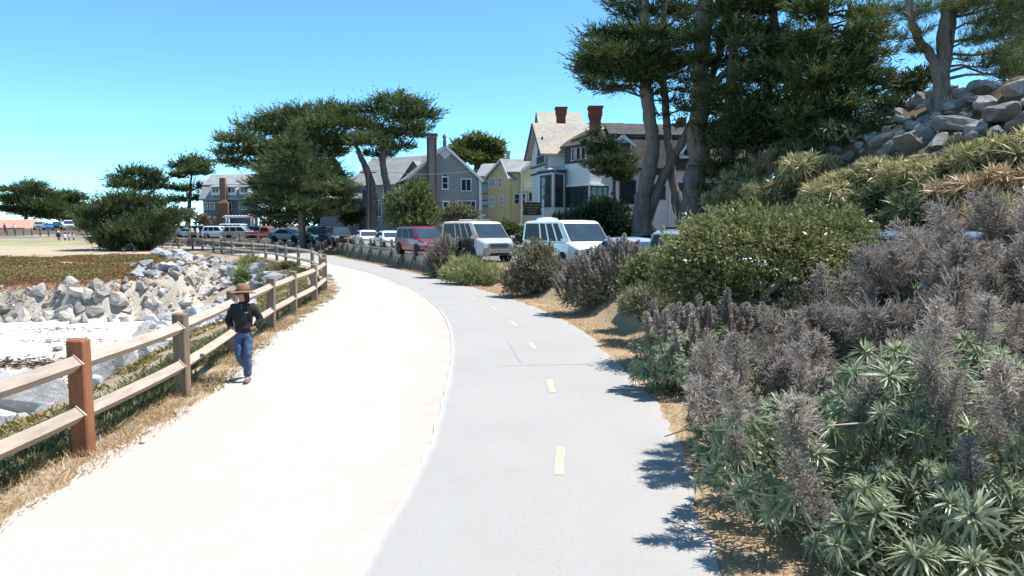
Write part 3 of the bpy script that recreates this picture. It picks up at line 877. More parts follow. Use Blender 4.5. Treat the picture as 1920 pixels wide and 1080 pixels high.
def window_part(parent, p0, p1, t0, t1, z0, z1, cols=1, rows=2, trim=None, pane=None, name='window', fw=0.11, arch=False):
    trim = trim or M['white_paint']; pane = pane or M['pane']
    p0 = Vector((p0[0], p0[1], 0)); p1 = Vector((p1[0], p1[1], 0))
    L = (p1 - p0).length
    d = (p1 - p0).normalized(); n = Vector((d.y, -d.x, 0))
    if t1 <= 1.0001 and t0 < 1: t0, t1 = t0 * L, t1 * L
    a, b = p0 + d * t0, p0 + d * t1
    zv = lambda z: Vector((0, 0, z))
    mb = MB()
    def bar(x0, x1, y0, y1, dep):
        mb.prism([p0 + d * x0 + zv(y0) + n * .002, p0 + d * x1 + zv(y0) + n * .002, p0 + d * x1 + zv(y1) + n * .002, p0 + d * x0 + zv(y1) + n * .002], n * dep)
    bar(t0 - fw, t0, z0, z1, .07); bar(t1, t1 + fw, z0, z1, .07)
    bar(t0 - fw - .03, t1 + fw + .03, z1, z1 + fw * 1.2, .085); bar(t0 - fw - .05, t1 + fw + .05, z0 - fw, z0, .12)
    w = t1 - t0
    for k in range(1, cols):
        x = t0 + w * k / cols; bar(x - .035, x + .035, z0, z1, .055)
    for k in range(1, rows):
        z = z0 + (z1 - z0) * k / rows; bar(t0, t1, z - .03, z + .03, .05)
    if arch:
        c = (t0 + t1) / 2; r = (w / 2 + fw)
        pts = [p0 + d * (c + r * math.cos(q)) + zv(z1 + fw + r * .9 * math.sin(q)) + n * .003 for q in np.linspace(0, math.pi, 11)]
        mb.prism(pts, n * .06)
    o = mb.build(name, trim, parent, world=True)
    gb = MB()
    gb.prism([a + zv(z0) + n * .004, b + zv(z0) + n * .004, b + zv(z1) + n * .004, a + zv(z1) + n * .004], n * .02)
    gb.build('pane', pane, o, world=True)
    if arch:
        ab = MB(); c = (t0 + t1) / 2; r = w / 2
        ab.prism([p0 + d * (c + r * math.cos(q)) + zv(z1 + fw * 1.6 + r * .8 * math.sin(q)) + n * .065 for q in np.linspace(0, math.pi, 9)], n * .012)
        ab.build('fanlight', pane, o, world=True)
    return o
def slab(parent, pts, th, mat, name='roof'):
    pts = [Vector(p) for p in pts]
    mb = MB(); mb.prism(pts, Vector((0, 0, -th)))
    return mb.build(name, mat, parent, world=True)
def gable_roof(parent, p0, p1, depth, ze, zr, mat, over=0.4, rake=0.35, th=0.16, name='roof', trim=None, apex=0.5):
    """gable end from p0 to p1 (seen from outside, left to right); ridge runs back by depth"""
    p0 = Vector((p0[0], p0[1], 0)); p1 = Vector((p1[0], p1[1], 0))
    d = (p1 - p0).normalized(); n = Vector((d.y, -d.x, 0)); L = (p1 - p0).length
    c = p0.lerp(p1, apex)
    f = n * rake; bk = -n * depth
    r = Vector((0, 0, zr + th)); 
    out = []
    for (side, half) in ((-1, L * apex), (1, L * (1 - apex))):
        sl = (zr - ze) / half
        ed = c + d * side * (half + over); ez = Vector((0, 0, ze + th - sl * over))
        out.append(slab(parent, [c + f + r, ed + f + ez, ed + bk + ez, c + bk + r], th, mat, name))
        if trim:
            mb = MB(); mb.beam(c + f + r + n * .03 - Vector((0, 0, .12)), ed + f + ez + n * .03 - Vector((0, 0, .12)), 0.06, 0.26)
            mb.build('bargeboard', trim, parent, world=True)
    return out
def XY(u, Y):
    return (P(u, 400, Y).x, Y)
def ZV(v, Y):
    return P(960, v, Y).z

M['white_siding'] = boards('white_siding', (0.66, 0.67, 0.69), (0.56, 0.575, 0.60), 0.24)
M['grey_siding'] = boards('grey_siding', (0.31, 0.315, 0.315), (0.27, 0.275, 0.28), 0.2)
M['blue_siding'] = boards('blue_siding', (0.17, 0.19, 0.22), (0.145, 0.16, 0.185), 0.2)
M['yellow_siding'] = boards('yellow_siding', (0.64, 0.53, 0.29), (0.58, 0.475, 0.26), 0.2)
M['cream_siding'] = boards('cream_siding', (0.5, 0.43, 0.34), (0.43, 0.37, 0.3), 0.25)
M['shake_pale'] = shingles('shake_pale', (0.44, 0.40, 0.36), (0.34, 0.31, 0.285), (0.46, 0.38, 0.24), 2.5, 4.5)
M['shake_dark'] = shingles('shake_dark', (0.08, 0.07, 0.068), (0.055, 0.05, 0.048), (0.11, 0.098, 0.09), 2.5, 4.5)
M['shingle_grey'] = shingles('shingle_grey', (0.28, 0.285, 0.29), (0.23, 0.235, 0.24), (0.33, 0.32, 0.31), 2.0, 4.0)
M['roof_salmon'] = shingles('roof_salmon', (0.5, 0.27, 0.2), (0.42, 0.22, 0.17), (0.5, 0.3, 0.24), 2.0, 3.0)

# --- white Victorian house behind the big cypresses
g0 = 1.0
wh = empty('white_house', (P(1110, 400, 66).x, 66, g0), label='large white Victorian house with shingled gables and two brick chimneys', cat='house')
WS, WT = M['white_siding'], M['trim_dark']
A, B = XY(997, 71.5), XY(1022, 66.8)
zr, ze = ZV(234, 69), ZV(281, 66.8)
wall_part(wh, A, B, g0, ze, WS); gable_part(wh, A, B, ze, zr, WS)
dx = Vector((B[0] - A[0], B[1] - A[1], 0)); nn = Vector((dx.y, -dx.x, 0)).normalized()
Bb = (B[0] - nn.x * 7, B[1] - nn.y * 7)
wall_part(wh, B, Bb, g0, ze, WS)
gable_roof(wh, A, B, 9.0, ze, zr, M['shake_pale'], 0.55, 0.6, 0.2, trim=WT)
window_part(wh, A, B, 0.52, 0.82, ze - 0.2, ze + 1.15, 1, 1, WT)
window_part(wh, A, B, 0.45, 0.9, ZV(302, 67), ZV(293, 67), 2, 1, WT)
# frieze band
Lf = (Vector(A) - Vector(B)).length
mb = MB(); a3, b3 = Vector((*A, 0)), Vector((*B, 0)); dd = (b3 - a3).normalized()
for z in (ZV(307, 67), ZV(321, 67)):
    mb.prism([a3 + nn * .01 + Vector((0, 0, z - .16)), b3 + nn * .01 + Vector((0, 0, z - .16)), b3 + nn * .01 + Vector((0, 0, z)), a3 + nn * .01 + Vector((0, 0, z))], nn * .14)
mb.build('frieze', WT, wh, world=True)
# tall window bay
b0, b1, b2 = XY(1009, 67.6), XY(1036, 65.0), XY(1059, 66.0)
zt, zb = ZV(322, 65), ZV(386, 65)
for (q0, q1) in ((b0, b1), (b1, b2)):
    wall_part(wh, q0, q1, g0, zt, WS, 'bay_wall')
    mb = MB(); u3, v3 = Vector((*q0, 0)), Vector((*q1, 0)); d3 = (v3 - u3).normalized(); m3 = Vector((d3.y, -d3.x, 0))
    mb.prism([u3 + Vector((0, 0, zt - .05)), v3 + Vector((0, 0, zt - .05)), v3 + Vector((0, 0, zt + .2)), u3 + Vector((0, 0, zt + .2))], m3 * .15)
    mb.build('bay_cornice', WT, wh, world=True)
window_part(wh, b0, b1, 0.22, 0.92, zb, zt - .35, 2, 3, WT); window_part(wh, b1, b2, 0.2, 0.74, zb, zt - .35, 1, 3, WT)
slab(wh, [Vector((*b0, zt + .25)), Vector((*b1, zt + .25)), Vector((*b2, zt + .25)), Vector((b2[0] + .6, b2[1] + 2.5, ZV(300, 67))), Vector((b0[0] + .8, b0[1] + 1.2, ZV(300, 67)))], .1, WS, 'bay_roof')
# glazed front block
s0, s1, s2, s3, s4 = XY(1059, 66.6), XY(1105, 63.6), XY(1141, 65.0), XY(1202, 65.4), XY(1420, 67.0)
zc0, zc1 = ZV(303, 65), ZV(280, 65)
ztop = ZV(268, 64)
for (q0, q1, nm) in ((s0, s1, 'wall'), (s1, s2, 'wall')):
    wall_part(wh, q0, q1, g0, ztop, WS)
for (q0, q1, n_) in ((s0, s1, 5), (s1, s2, 4)):
    mb = MB(); u3, v3 = Vector((*q0, 0)), Vector((*q1, 0)); d3 = (v3 - u3).normalized(); m3 = Vector((d3.y, -d3.x, 0))
    mb.prism([u3 + m3 * .01 + Vector((0, 0, zc0 - .12)), v3 + m3 * .01 + Vector((0, 0, zc0 - .12)), v3 + m3 * .01 + Vector((0, 0, ztop)), u3 + m3 * .01 + Vector((0, 0, ztop))], m3 * .05)
    mb.build('clerestory_band', WT, wh, world=True)
    L = (v3 - u3).length
    qa = u3 + m3 * .07; qb = v3 + m3 * .07
    for k in range(n_ - 1):
        t0_ = (.12 + .8 * k / (n_ - 1)) * L
        window_part(wh, qa, qb, t0_, t0_ + .8 * L / (n_ - 1) - .22, zc0 + .15, zc1 + .1, 1, 1, M['white_paint'], name='clerestory_window', fw=.05)
    window_part(wh, u3, v3, .1, .93, ZV(386, 65), ZV(352, 65), 5 if n_ == 5 else 3, 1, WT, name='sunroom_window')
    mb = MB(); z = ZV(347, 65)
    mb.prism([u3 + m3 * .01 + Vector((0, 0, z - .1)), v3 + m3 * .01 + Vector((0, 0, z - .1)), v3 + m3 * .01 + Vector((0, 0, z + .08)), u3 + m3 * .01 + Vector((0, 0, z + .08))], m3 * .14)
    mb.build('water_table', M['white_paint'], wh, world=True)
rz = ZV(240, 68)
cx_ = P(1118, 400, 68).x
slab(wh, [Vector((s0[0] - .5, s0[1] - .3, ztop - .1)), Vector((s1[0] - .1, s1[1] - .6, ztop - .1)), Vector((cx_, 68.5, rz)), Vector((cx_ - 1.5, 70.5, rz))], .18, M['shake_dark'])
slab(wh, [Vector((s1[0] - .1, s1[1] - .6, ztop - .1)), Vector((s2[0] + .5, s2[1] - .4, ztop - .1)), Vector((s2[0] + 1, 69, rz)), Vector((cx_, 68.5, rz))], .18, M['shake_dark'])
# long wing with mansard roof
zm0, zm1 = ZV(315, 65.3), ZV(254, 66.3)
wall_part(wh, s2, s4, g0, zm0, WS)
slab(wh, [Vector((s2[0] - .2, s2[1] - .5, zm0)), Vector((s4[0], s4[1] - .5, zm0)), Vector((s4[0], s4[1] + 1.1, zm1)), Vector((s2[0] + .1, s2[1] + 1.1, zm1))], .2, M['shake_dark'], 'mansard_roof')
slab(wh, [Vector((s2[0] + .1, s2[1] + .9, zm1 + .12)), Vector((s4[0], s4[1] + .9, zm1 + .12)), Vector((s4[0], s4[1] + 5, zm1 + 1.6)), Vector((s2[0] + .1, s2[1] + 5, zm1 + 1.6))], .3, M['shake_dark'], 'roof')
wall_part(wh, (s4[0], s4[1]), (s4[0] + 1, s4[1] + 8), g0, zm1, WS)
# dormer
for (ua, ub, va, vb) in ((1148, 1184, 297, 257), (1278, 1300, 296, 268)):
    q0, q1 = XY(ua, 65.0), XY(ub, 65.1)
    z0, z1 = ZV(va, 65), ZV(vb + 6, 65)
    wall_part(wh, q0, q1, z0, z1 - .3, M['white_paint'], 'dormer_wall', 1.0)
    gable_part(wh, q0, q1, z1 - .3, z1 + .35, M['white_paint'], 'dormer_gable', 1.0)
    gable_roof(wh, q0, q1, 1.4, z1 - .3, z1 + .4, M['shake_dark'], .25, .15, .1, 'dormer_roof', M['white_paint'])
    window_part(wh, q0, q1, .2, .8, z0 + .3, z1 - .35, 2, 2, WT, name='dormer_window')
for (ua, ub, va, vb, c, r) in ((1163, 1190, 381, 341, 1, 1), (1225, 1247, 372, 352, 2, 1), (1262, 1287, 378, 345, 1, 1), (1310, 1335, 378, 345, 2, 2), (1160, 1180, 332, 322, 1, 1), (1232, 1250, 326, 306, 2, 1)):
    L = (Vector(s4) - Vector(s2)).length
    f = lambda u: (P(u, 400, 65.2).x - s2[0]) / (s4[0] - s2[0])
    window_part(wh, s2, s4, f(ua), f(ub), ZV(va, 65.3), min(ZV(vb, 65.3), zm0 - .25), c, r, WT)
for u in (1141, 1202, 1216, 1258, 1300):
    x, y = P(u, 400, 65.2).x, 0
    t = (x - s2[0]) / (s4[0] - s2[0]); y = s2[1] + (s4[1] - s2[1]) * t
    mb = MB(); mb.box((x, y - .05, (g0 + zm0) / 2), (.16, .12, zm0 - g0)); mb.build('corner_board', M['white_paint'], wh, world=True)
# back roofs
q0, q1 = XY(1008, 79), XY(1017, 74)
gable_roof(wh, q0, q1, 4.2, ZV(245, 75), ZV(212, 76), M['shake_pale'], .4, .4, .2, trim=WT)
gable_part(wh, q0, q1, ZV(245, 75), ZV(212, 76), WS)
hz, hz0 = ZV(228, 74), ZV(256, 71)
xa, xb, xc, xd = P(1080, 400, 72).x, P(1197, 400, 72).x, P(1100, 400, 75).x, P(1166, 400, 75).x
slab(wh, [(xa, 71.5, hz0), (xb, 71.5, hz0), (xd, 75, hz), (xc, 75, hz)], .2, M['shake_dark'])
slab(wh, [(xb, 71.5, hz0), (xb + .3, 79, hz0), (xd, 75, hz + .01)], .2, M['shake_dark'])
slab(wh, [(xa, 79, hz0), (xa, 71.5, hz0), (xc, 75, hz + .01)], .2, M['shake_dark'])
def chimney(parent, u0, u1, v0, v1, Y, mat, name='chimney'):
    x0, x1 = P(u0, 400, Y).x, P(u1, 400, Y).x; z1, z0 = ZV(v0, Y), ZV(v1, Y)
    w = x1 - x0; c = ((x0 + x1) / 2, Y + w / 2)
    mb = MB(); h = z1 - z0
    mb.box((c[0], c[1], z0 + h * .34), (w * .78, w * .78, h * .68))
    mb.box((c[0], c[1], z0 + h * .72), (w * .88, w * .88, h * .08)); mb.box((c[0], c[1], z0 + h * .85), (w * .98, w * .98, h * .18))
    mb.box((c[0], c[1], z1 - h * .03), (w * 1.1, w * 1.1, h * .06))
    for k in (-1, 1):
        mb.box((c[0] + k * w * .2, c[1] - w * .41, z0 + h * .4), (w * .12, w * .06, h * .5))
    return mb.build(name, mat, parent, world=True)
chimney(wh, 1041, 1062, 200, 250, 71, M['brick']); chimney(wh, 1103, 1128, 198, 275, 66.4, M['brick'])
chimney(wh, 1270, 1284, 220, 262, 70, M['brick_brown'])
mb = MB(); mb.tube([(s2[0] + 2.9, s2[1] - .05, zm0), (s2[0] + 2.9, s2[1] - .05, g0)], .05, 6); mb.build('downpipe', WT, wh, world=True)

# --- grey shingled house with the pointed gable
gh = empty('grey_house', (P(845, 400, 86).x, 86, 1.0), label='grey shingled house with steep pointed gable and tall narrow chimney', cat='house')
GS = M['grey_siding']
a0, a1 = XY(768, 84.5), XY(900, 87.0)
ez, rz = ZV(334, 85.5), ZV(277, 87)
ap = 0.5
wall_part(gh, a0, a1, 1.0, ez, GS); gable_part(gh, a0, a1, ez, rz, GS, apex=ap)
gable_roof(gh, a0, a1, 9, ez, rz, M['shingle_grey'], .35, .25, .16, trim=M['white_paint'], apex=ap)
LL = (Vector(a1) - Vector(a0)).length
def fx(u, q0, q1):
    # fraction along a wall at photograph column u
    k = (u - 960.0) / FPX
    best, bt = 1e9, 0
    for t in np.linspace(0, 1, 400):
        x = q0[0] + (q1[0] - q0[0]) * t; y = q0[1] + (q1[1] - q0[1]) * t
        e = abs(x / y - k * 1.0)
        if e < best: best, bt = e, t
    return bt
window_part(gh, a0, a1, fx(831, a0, a1), fx(840, a0, a1), ZV(354, 86), ZV(333, 86), 1, 2, arch=True)
window_part(gh, a0, a1, fx(866, a0, a1), fx(883, a0, a1), ZV(356, 85), ZV(335, 85), 2, 1)
window_part(gh, a0, a1, fx(832, a0, a1), fx(840, a0, a1), ZV(400, 86), ZV(379, 86), 1, 2)
window_part(gh, a0, a1, fx(860, a0, a1), fx(891, a0, a1), ZV(398, 85), ZV(377, 85), 4, 1)
mb = MB()
pm = Vector((*a0, 0)).lerp(Vector((*a1, 0)), .5); d3 = (Vector((*a1, 0)) - Vector((*a0, 0))).normalized(); m3 = Vector((d3.y, -d3.x, 0))
zc = ZV(288, 87)
mb.prism([pm + m3 * .01 + d3 * .8 * sx_ + Vector((0, 0, zc + .8 * sz_)) for sx_, sz_ in ((-1, 0), (0, -1), (1, 0), (0, 1))], m3 * .07)
mb.prism([pm + m3 * .08 + d3 * .5 * sx_ + Vector((0, 0, zc + .5 * sz_)) for sx_, sz_ in ((-1, 0), (0, -1), (1, 0), (0, 1))], m3 * .02)
mb.build('gable_ornament', M['white_paint'], gh, world=True)
mb = MB(); q = pm + Vector((0, 0, rz)); mb.box((q.x, q.y - .2, q.z + .35), (.4, .4, .7)); mb.tube([(q.x, q.y - .2, q.z + .7), (q.x, q.y - .2, q.z + 1.1), (q.x, q.y - .2, q.z + 1.5)], [.12, .3, .02], 6)
mb.build('finial', M['shingle_grey'], gh, world=True)
mb = MB(); q = Vector((*a1, 0)); mb.box((q.x + .02, q.y - .05, (1 + ez) / 2), (.3, .3, ez - 1)); mb.build('corner_board', M['white_paint'], gh, world=True)
bk = (a1[0] - m3.x * 9, a1[1] - m3.y * 9); wall_part(gh, a1, bk, 1.0, ez, GS)
# tall chimney on the front of the gable
x0 = P(814, 400, 86.2).x; w = 18 * PXM(86)
mb = MB(); zt = ZV(262, 86); mb.box((x0, 84.7, (1 + zt) / 2), (w * .72, .9, zt - 1)); mb.box((x0, 84.7, zt + .12), (w * 1.0, 1.15, .35))
ch = mb.build('chimney', GS, gh, world=True)
for k in (-1, 1):
    mb = MB(); mb.box((x0 + k * w * .4, 84.3, (2 + zt) / 2), (w * .2, .25, zt - 2.2)); mb.build('chimney_edge', M['brick_brown'], ch, world=True)
mb = MB(); mb.box((x0, 84.7, zt + .4), (w * 1.12, 1.25, .22)); mb.build('chimney_cap', M['brick_brown'], ch, world=True)
# left wings
c0, c1 = XY(655, 97), XY(800, 90)
wz, wr = ZV(341, 91), ZV(290, 95)
wall_part(gh, c0, c1, 1.0, wz, GS)
p0_, p1_ = Vector((*c0, 0)), Vector((*c1, 0)); dw = (p1_ - p0_).normalized(); mw = Vector((dw.y, -dw.x, 0))
slab(gh, [p0_ + mw * .5 + Vector((0, 0, wz - .2)), p1_ + dw * 1.0 + mw * .5 + Vector((0, 0, wz - .2)), p1_ + dw * 1.0 - mw * 4.5 + Vector((0, 0, wr)), p0_ - mw * 4.5 + Vector((0, 0, wr))], .2, M['shingle_grey'])
gable_part(gh, XY(757, 90.2), XY(800, 88.5), ZV(333, 89), ZV(303, 89), GS, 'dormer_gable', 1.0)
gable_roof(gh, XY(757, 90.2), XY(800, 88.5), 5, ZV(333, 89), ZV(303, 89), M['shingle_grey'], .4, .3, .15, 'dormer_roof')
wall_part(gh, XY(757, 90.2), XY(800, 88.5), 1.0, ZV(333, 89), GS)
for (ua, ub, va, vb) in ((662, 668, 350, 338), (664, 671, 402, 382), (708, 716, 405, 376), (630, 655, 402, 382), (722, 728, 365, 345)):
    t0_, t1_ = fx(ua, c0, c1), fx(ub, c0, c1)
    if t1_ > t0_ + .005: window_part(gh, c0, c1, t0_, t1_, ZV(va, 93), ZV(vb, 93), 2, 1)
e0, e1 = XY(600, 96), XY(672, 94)
wall_part(gh, e0, e1, 1.0, ZV(372, 94), M['blue_siding']); slab(gh, [(e0[0] - .5, e0[1] - .6, ZV(374, 94)), (e1[0] + .5, e1[1] - .6, ZV(374, 94)), (e1[0] + .5, e1[1] + 4, ZV(335, 98)), (e0[0] - .5, e0[1] + 4, ZV(335, 98))], .2, M['shingle_grey'])
window_part(gh, e0, e1, .3, .85, ZV(402, 94), ZV(383, 94), 3, 1, WT, name='porch_opening')

# --- yellow house
yh = empty('yellow_house', (P(960, 400, 97).x, 97, 1.2), label='yellow clapboard house with white trim between the grey and white houses', cat='house')
YS = M['yellow_siding']
y0, y1, y2, y3 = XY(915, 100), XY(955, 96), XY(962, 97.5), XY(1030, 96)
ez, rz = ZV(330, 97), ZV(301, 98)
wall_part(yh, y0, y1, 1.0, ez, YS); gable_part(yh, y0, y1, ez, rz, YS, apex=.72)
gable_roof(yh, y0, y1, 10, ez, rz, M['shingle_grey'], .35, .4, .16, trim=M['white_paint'], apex=.72)
wall_part(yh, XY(954.5, 96.2), XY(1030, 96.8), 1.0, ZV(322, 97), YS)
slab(yh, [(*XY(952, 95.8), ZV(323, 97)), (*XY(1032, 96), ZV(323, 97)), (*XY(1032, 101), ZV(298, 101)), (*XY(950, 101), ZV(298, 101))], .2, M['shingle_grey'])
g0_, g1_ = XY(978, 95.5), XY(1016, 95.5)
gable_roof(yh, g0_, g1_, 4, ZV(322, 95.5), ZV(306, 95.5), M['shingle_grey'], .2, .2, .14, trim=M['white_paint']); gable_part(yh, g0_, g1_, ZV(322, 95.5), ZV(306, 95.5), YS); wall_part(yh, g0_, g1_, 1., ZV(322, 95.5), YS)
for (q0, q1, ua, ub, va, vb, c, r) in ((y0, y1, 919, 929, 348, 334, 3, 1), (y0, y1, 937, 941, 350, 334, 1, 2), (y0, y1, 920, 928, 386, 369, 2, 1), (y0, y1, 939, 945, 384, 368, 1, 2),
                                       (g0_, g1_, 964 + 16, 972 + 14, 383, 365, 1, 2), (g0_, g1_, 998, 1011, 343, 327, 2, 2), (g0_, g1_, 992, 1008, 378, 362, 3, 1)):
    window_part(yh, q0, q1, fx(ua, q0, q1), fx(ub, q0, q1), ZV(va, 97), ZV(vb, 97), c, r)
q0, q1 = XY(954.5, 96.2), XY(1030, 96.8)
window_part(yh, q0, q1, fx(965, q0, q1), fx(973, q0, q1), ZV(382, 97), ZV(365, 97), 1, 2)
mb = MB(); mb.box((P(1000, 400, 94.5).x, 94.8, ZV(357, 95)), (2.4, 1.4, .22)); mb.box((P(1000, 400, 94.5).x, 94.8, ZV(384, 95)), (2.2, 1.3, .5))
for k in (-1, 0, 1): mb.box((P(1000, 400, 94.5).x + k * 1.0, 94.3, ZV(370, 95)), (.14, .14, 2.0))
mb.build('bay_porch', M['white_paint'], yh, world=True)
k0, k1 = XY(893, 104), XY(918, 102)
wall_part(yh, k0, k1, 1.0, ZV(331, 103), M['cream_siding']); slab(yh, [(*XY(890, 103), ZV(331, 103)), (*XY(922, 101.5), ZV(331, 103)), (*XY(935, 106), ZV(306, 106)), (*XY(905, 107), ZV(306, 106))], .18, M['shingle_grey'])
window_part(yh, k0, k1, .25, .9, ZV(362, 103), ZV(345, 103), 1, 1, M['brick_brown']); window_part(yh, k0, k1, .25, .9, ZV(385, 103), ZV(377, 103), 1, 1, M['brick_brown'])
chimney(yh, 948, 957, 283, 302, 100, M['shake_pale'])

# --- far blue-grey house with dormers and brick chimney
bh = empty('blue_house', (P(430, 400, 130).x, 130, 1.2), label='blue-grey house with gambrel roof, three dormers and a tapering brick chimney', cat='house')
f0, f1 = XY(384, 131), XY(482, 129)
z0, z1, z2, z3 = 1.2, ZV(372, 130), ZV(347, 131.5), ZV(326, 134)
wall_part(bh, f0, f1, z0, z1, M['blue_siding'])
x0, x1 = f0[0] - .4, f1[0] + .4
slab(bh, [(x0, 129.6, z1 - .1), (x1, 128.2, z1 - .1), (x1, 130, z2), (x0, 131.4, z2)], .25, M['shingle_grey'], 'lower_roof')
slab(bh, [(x0, 131.2, z2 + .05), (x1, 129.8, z2 + .05), (x1 - .3, 134, z3), (x0, 135.4, z3)], .25, M['shingle_grey'], 'upper_roof')
mb = MB(); mb.prism([(f0[0], 131, z0), (f0[0], 131, z1), (f0[0], 132, z2 - .3), (f0[0], 135.5, z3 - .3), (f0[0], 139, z2 - .3), (f0[0], 140, z0)], (-.25, 0, 0)); mb.build('side_wall', M['blue_siding'], bh, world=True)
for (ua, ub) in ((397, 414), (427, 444), (450, 468)):
    q0, q1 = XY(ua, 129.2), XY(ub, 129.0)
    wall_part(bh, q0, q1, ZV(366, 129), ZV(350, 129), M['white_paint'], 'dormer_wall', 1.6)
    slab(bh, [(q0[0] - .15, 128.8, ZV(350, 129)), (q1[0] + .15, 128.6, ZV(350, 129)), (q1[0] + .15, 131.5, ZV(345, 131)), (q0[0] - .15, 131.7, ZV(345, 131))], .12, M['shingle_grey'], 'dormer_roof')
    window_part(bh, q0, q1, .15, .85, ZV(361, 129), ZV(352, 129), 2, 1, name='dormer_window')
for (ua, ub) in ((387, 392), (397, 406), (429, 437), (452, 466)):
    window_part(bh, f0, f1, fx(ua, f0, f1), fx(ub, f0, f1), ZV(392, 130), ZV(380, 130), 1, 2 if ub - ua < 12 else 1)
xc = P(421.5, 400, 129).x
mb = MB()
def ring(hw, hd, z): return [(xc - hw, 128.6 - hd, z), (xc + hw, 128.6 - hd, z), (xc + hw, 128.9, z), (xc - hw, 128.9, z)]
mb.loft([ring(.95, .7, z0), ring(.95, .7, ZV(381, 129)), ring(.48, .4, ZV(374, 129)), ring(.48, .4, ZV(334, 129))]); mb.build('chimney', M['brick_brown'], bh, world=True)

# --- low building with salmon roof at the far left
sh = empty('low_building', (P(10, 425, 160).x, 160, ZV(436, 160)), label='low building with salmon-pink hipped roof at the far left', cat='building')
zz0, zz1, zz2 = ZV(440, 160), ZV(427, 160), ZV(411, 165)
q0, q1 = XY(-60, 161), XY(44, 159)
wall_part(sh, q0, q1, zz0, zz1, M['cream_siding'])
xl, xr = q0[0] - .6, q1[0] + .6
slab(sh, [(xl, 160, zz1), (xr, 158.2, zz1), (xr - 2.2, 165, zz2), (xl, 166, zz2)], .3, M['roof_salmon'])
slab(sh, [(xr, 158.2, zz1), (xr, 172, zz1), (xr - 2.2, 165, zz2 + .01)], .3, M['roof_salmon'])
for (ua, ub) in ((-3, 5), (9, 15), (18, 24), (30, 36)):
    window_part(sh, q0, q1, fx(ua, q0, q1), fx(ub, q0, q1), ZV(436, 160), ZV(430, 160), 1, 1)

# --- white rail fence, sign, street light, utility pole, pergola, parasol
wf = empty('white_fence', tuple(P(960, 420, 66)), label='white cross-braced garden fence in front of the yellow house', cat='fence')
xs_ = np.linspace(P(925, 420, 68).x, P(1010, 420, 64).x, 6); ysn = np.linspace(68, 64, 6)
for i in range(6):
    mb = MB(); mb.box((xs_[i], ysn[i], 1.9), (.14, .14, 1.9)); mb.build('post', M['white_paint'], wf, world=True)
for i in range(5):
    a = Vector((xs_[i], ysn[i], 0)); b = Vector((xs_[i + 1], ysn[i + 1], 0)); up = lambda z: Vector((0, 0, z))
    mb = MB(); mb.beam(a + up(2.72), b + up(2.72), .1, .12); mb.build('rail', M['white_paint'], wf, world=True)
    mb = MB(); mb.beam(a + up(1.6), b + up(2.6), .06, .09); mb.beam(a + up(2.6), b + up(1.6), .05, .09); mb.build('cross_brace', M['white_paint'], wf, world=True)
sg = empty('hanging_sign', tuple(P(998, 410, 64.5)), label='dark brown wooden sign board with pale lettering beside the white house', cat='sign')
c = P(998, 392, 64.5)
mb = MB(); w_, h_ = .82, .55
mb.prism([c + Vector((x * w_ / 1, 0, z * h_)) for x, z in ((-.9, -1), (.9, -1), (1, -.8), (.92, 0), (1, .8), (.9, 1), (.5, 1.08), (-.5, 1.08), (-.9, 1), (-1, .8), (-.92, 0), (-1, -.8))], (0, .08, 0)); board = mb.build('board', matte('sign_brown', (0.05, 0.03, 0.022), None, 5, .6), sg, world=True)
M['sign_gold'] = matte('sign_gold', (0.34, 0.25, 0.15), None, 8, 0.6)
mb = MB(); rs = random.Random(5)
for row in range(4):           # illegible carved lettering: short strokes in four lines
    z = c.z + .36 - row * .24; x = c.x - .6 + .08 * row
    while x < c.x + .6 - .08 * row:
        l = rs.uniform(.05, .16); mb.box((x + l / 2, c.y - .012, z + rs.uniform(-.02, .02)), (l, .02, rs.uniform(.05, .11))); x += l + rs.uniform(.03, .07)
mb.build('lettering', M['sign_gold'], sg, world=True)
for k in (-1, 1):
    mb = MB(); mb.box((c.x + k * .95, c.y + .05, c.z - .9), (.1, .1, 3.4)); mb.build('post', M['white_paint'], sg, world=True)
ff = empty('distant_fence', tuple(P(60, 448, 122)), label='short run of distant wooden posts and rail before the salmon-roofed building', cat='fence')
for i in range(7):
    x0_ = P(14 + i * 15.5, 448, 122); x1_ = P(14 + (i + 1) * 15.5, 448, 122); z_ = tz(x0_.x, 122)
    mb = MB(); mb.box((x0_.x, 122, z_ + .55), (.18, .18, 1.4)); mb.build('post', M['post_wood'], ff, world=True)
    if i < 6:
        mb = MB(); mb.beam((x0_.x, 122, z_ + .95), (x1_.x, 122, tz(x1_.x, 122) + .95), .1, .12); mb.build('rail', M['rail_wood'], ff, world=True)
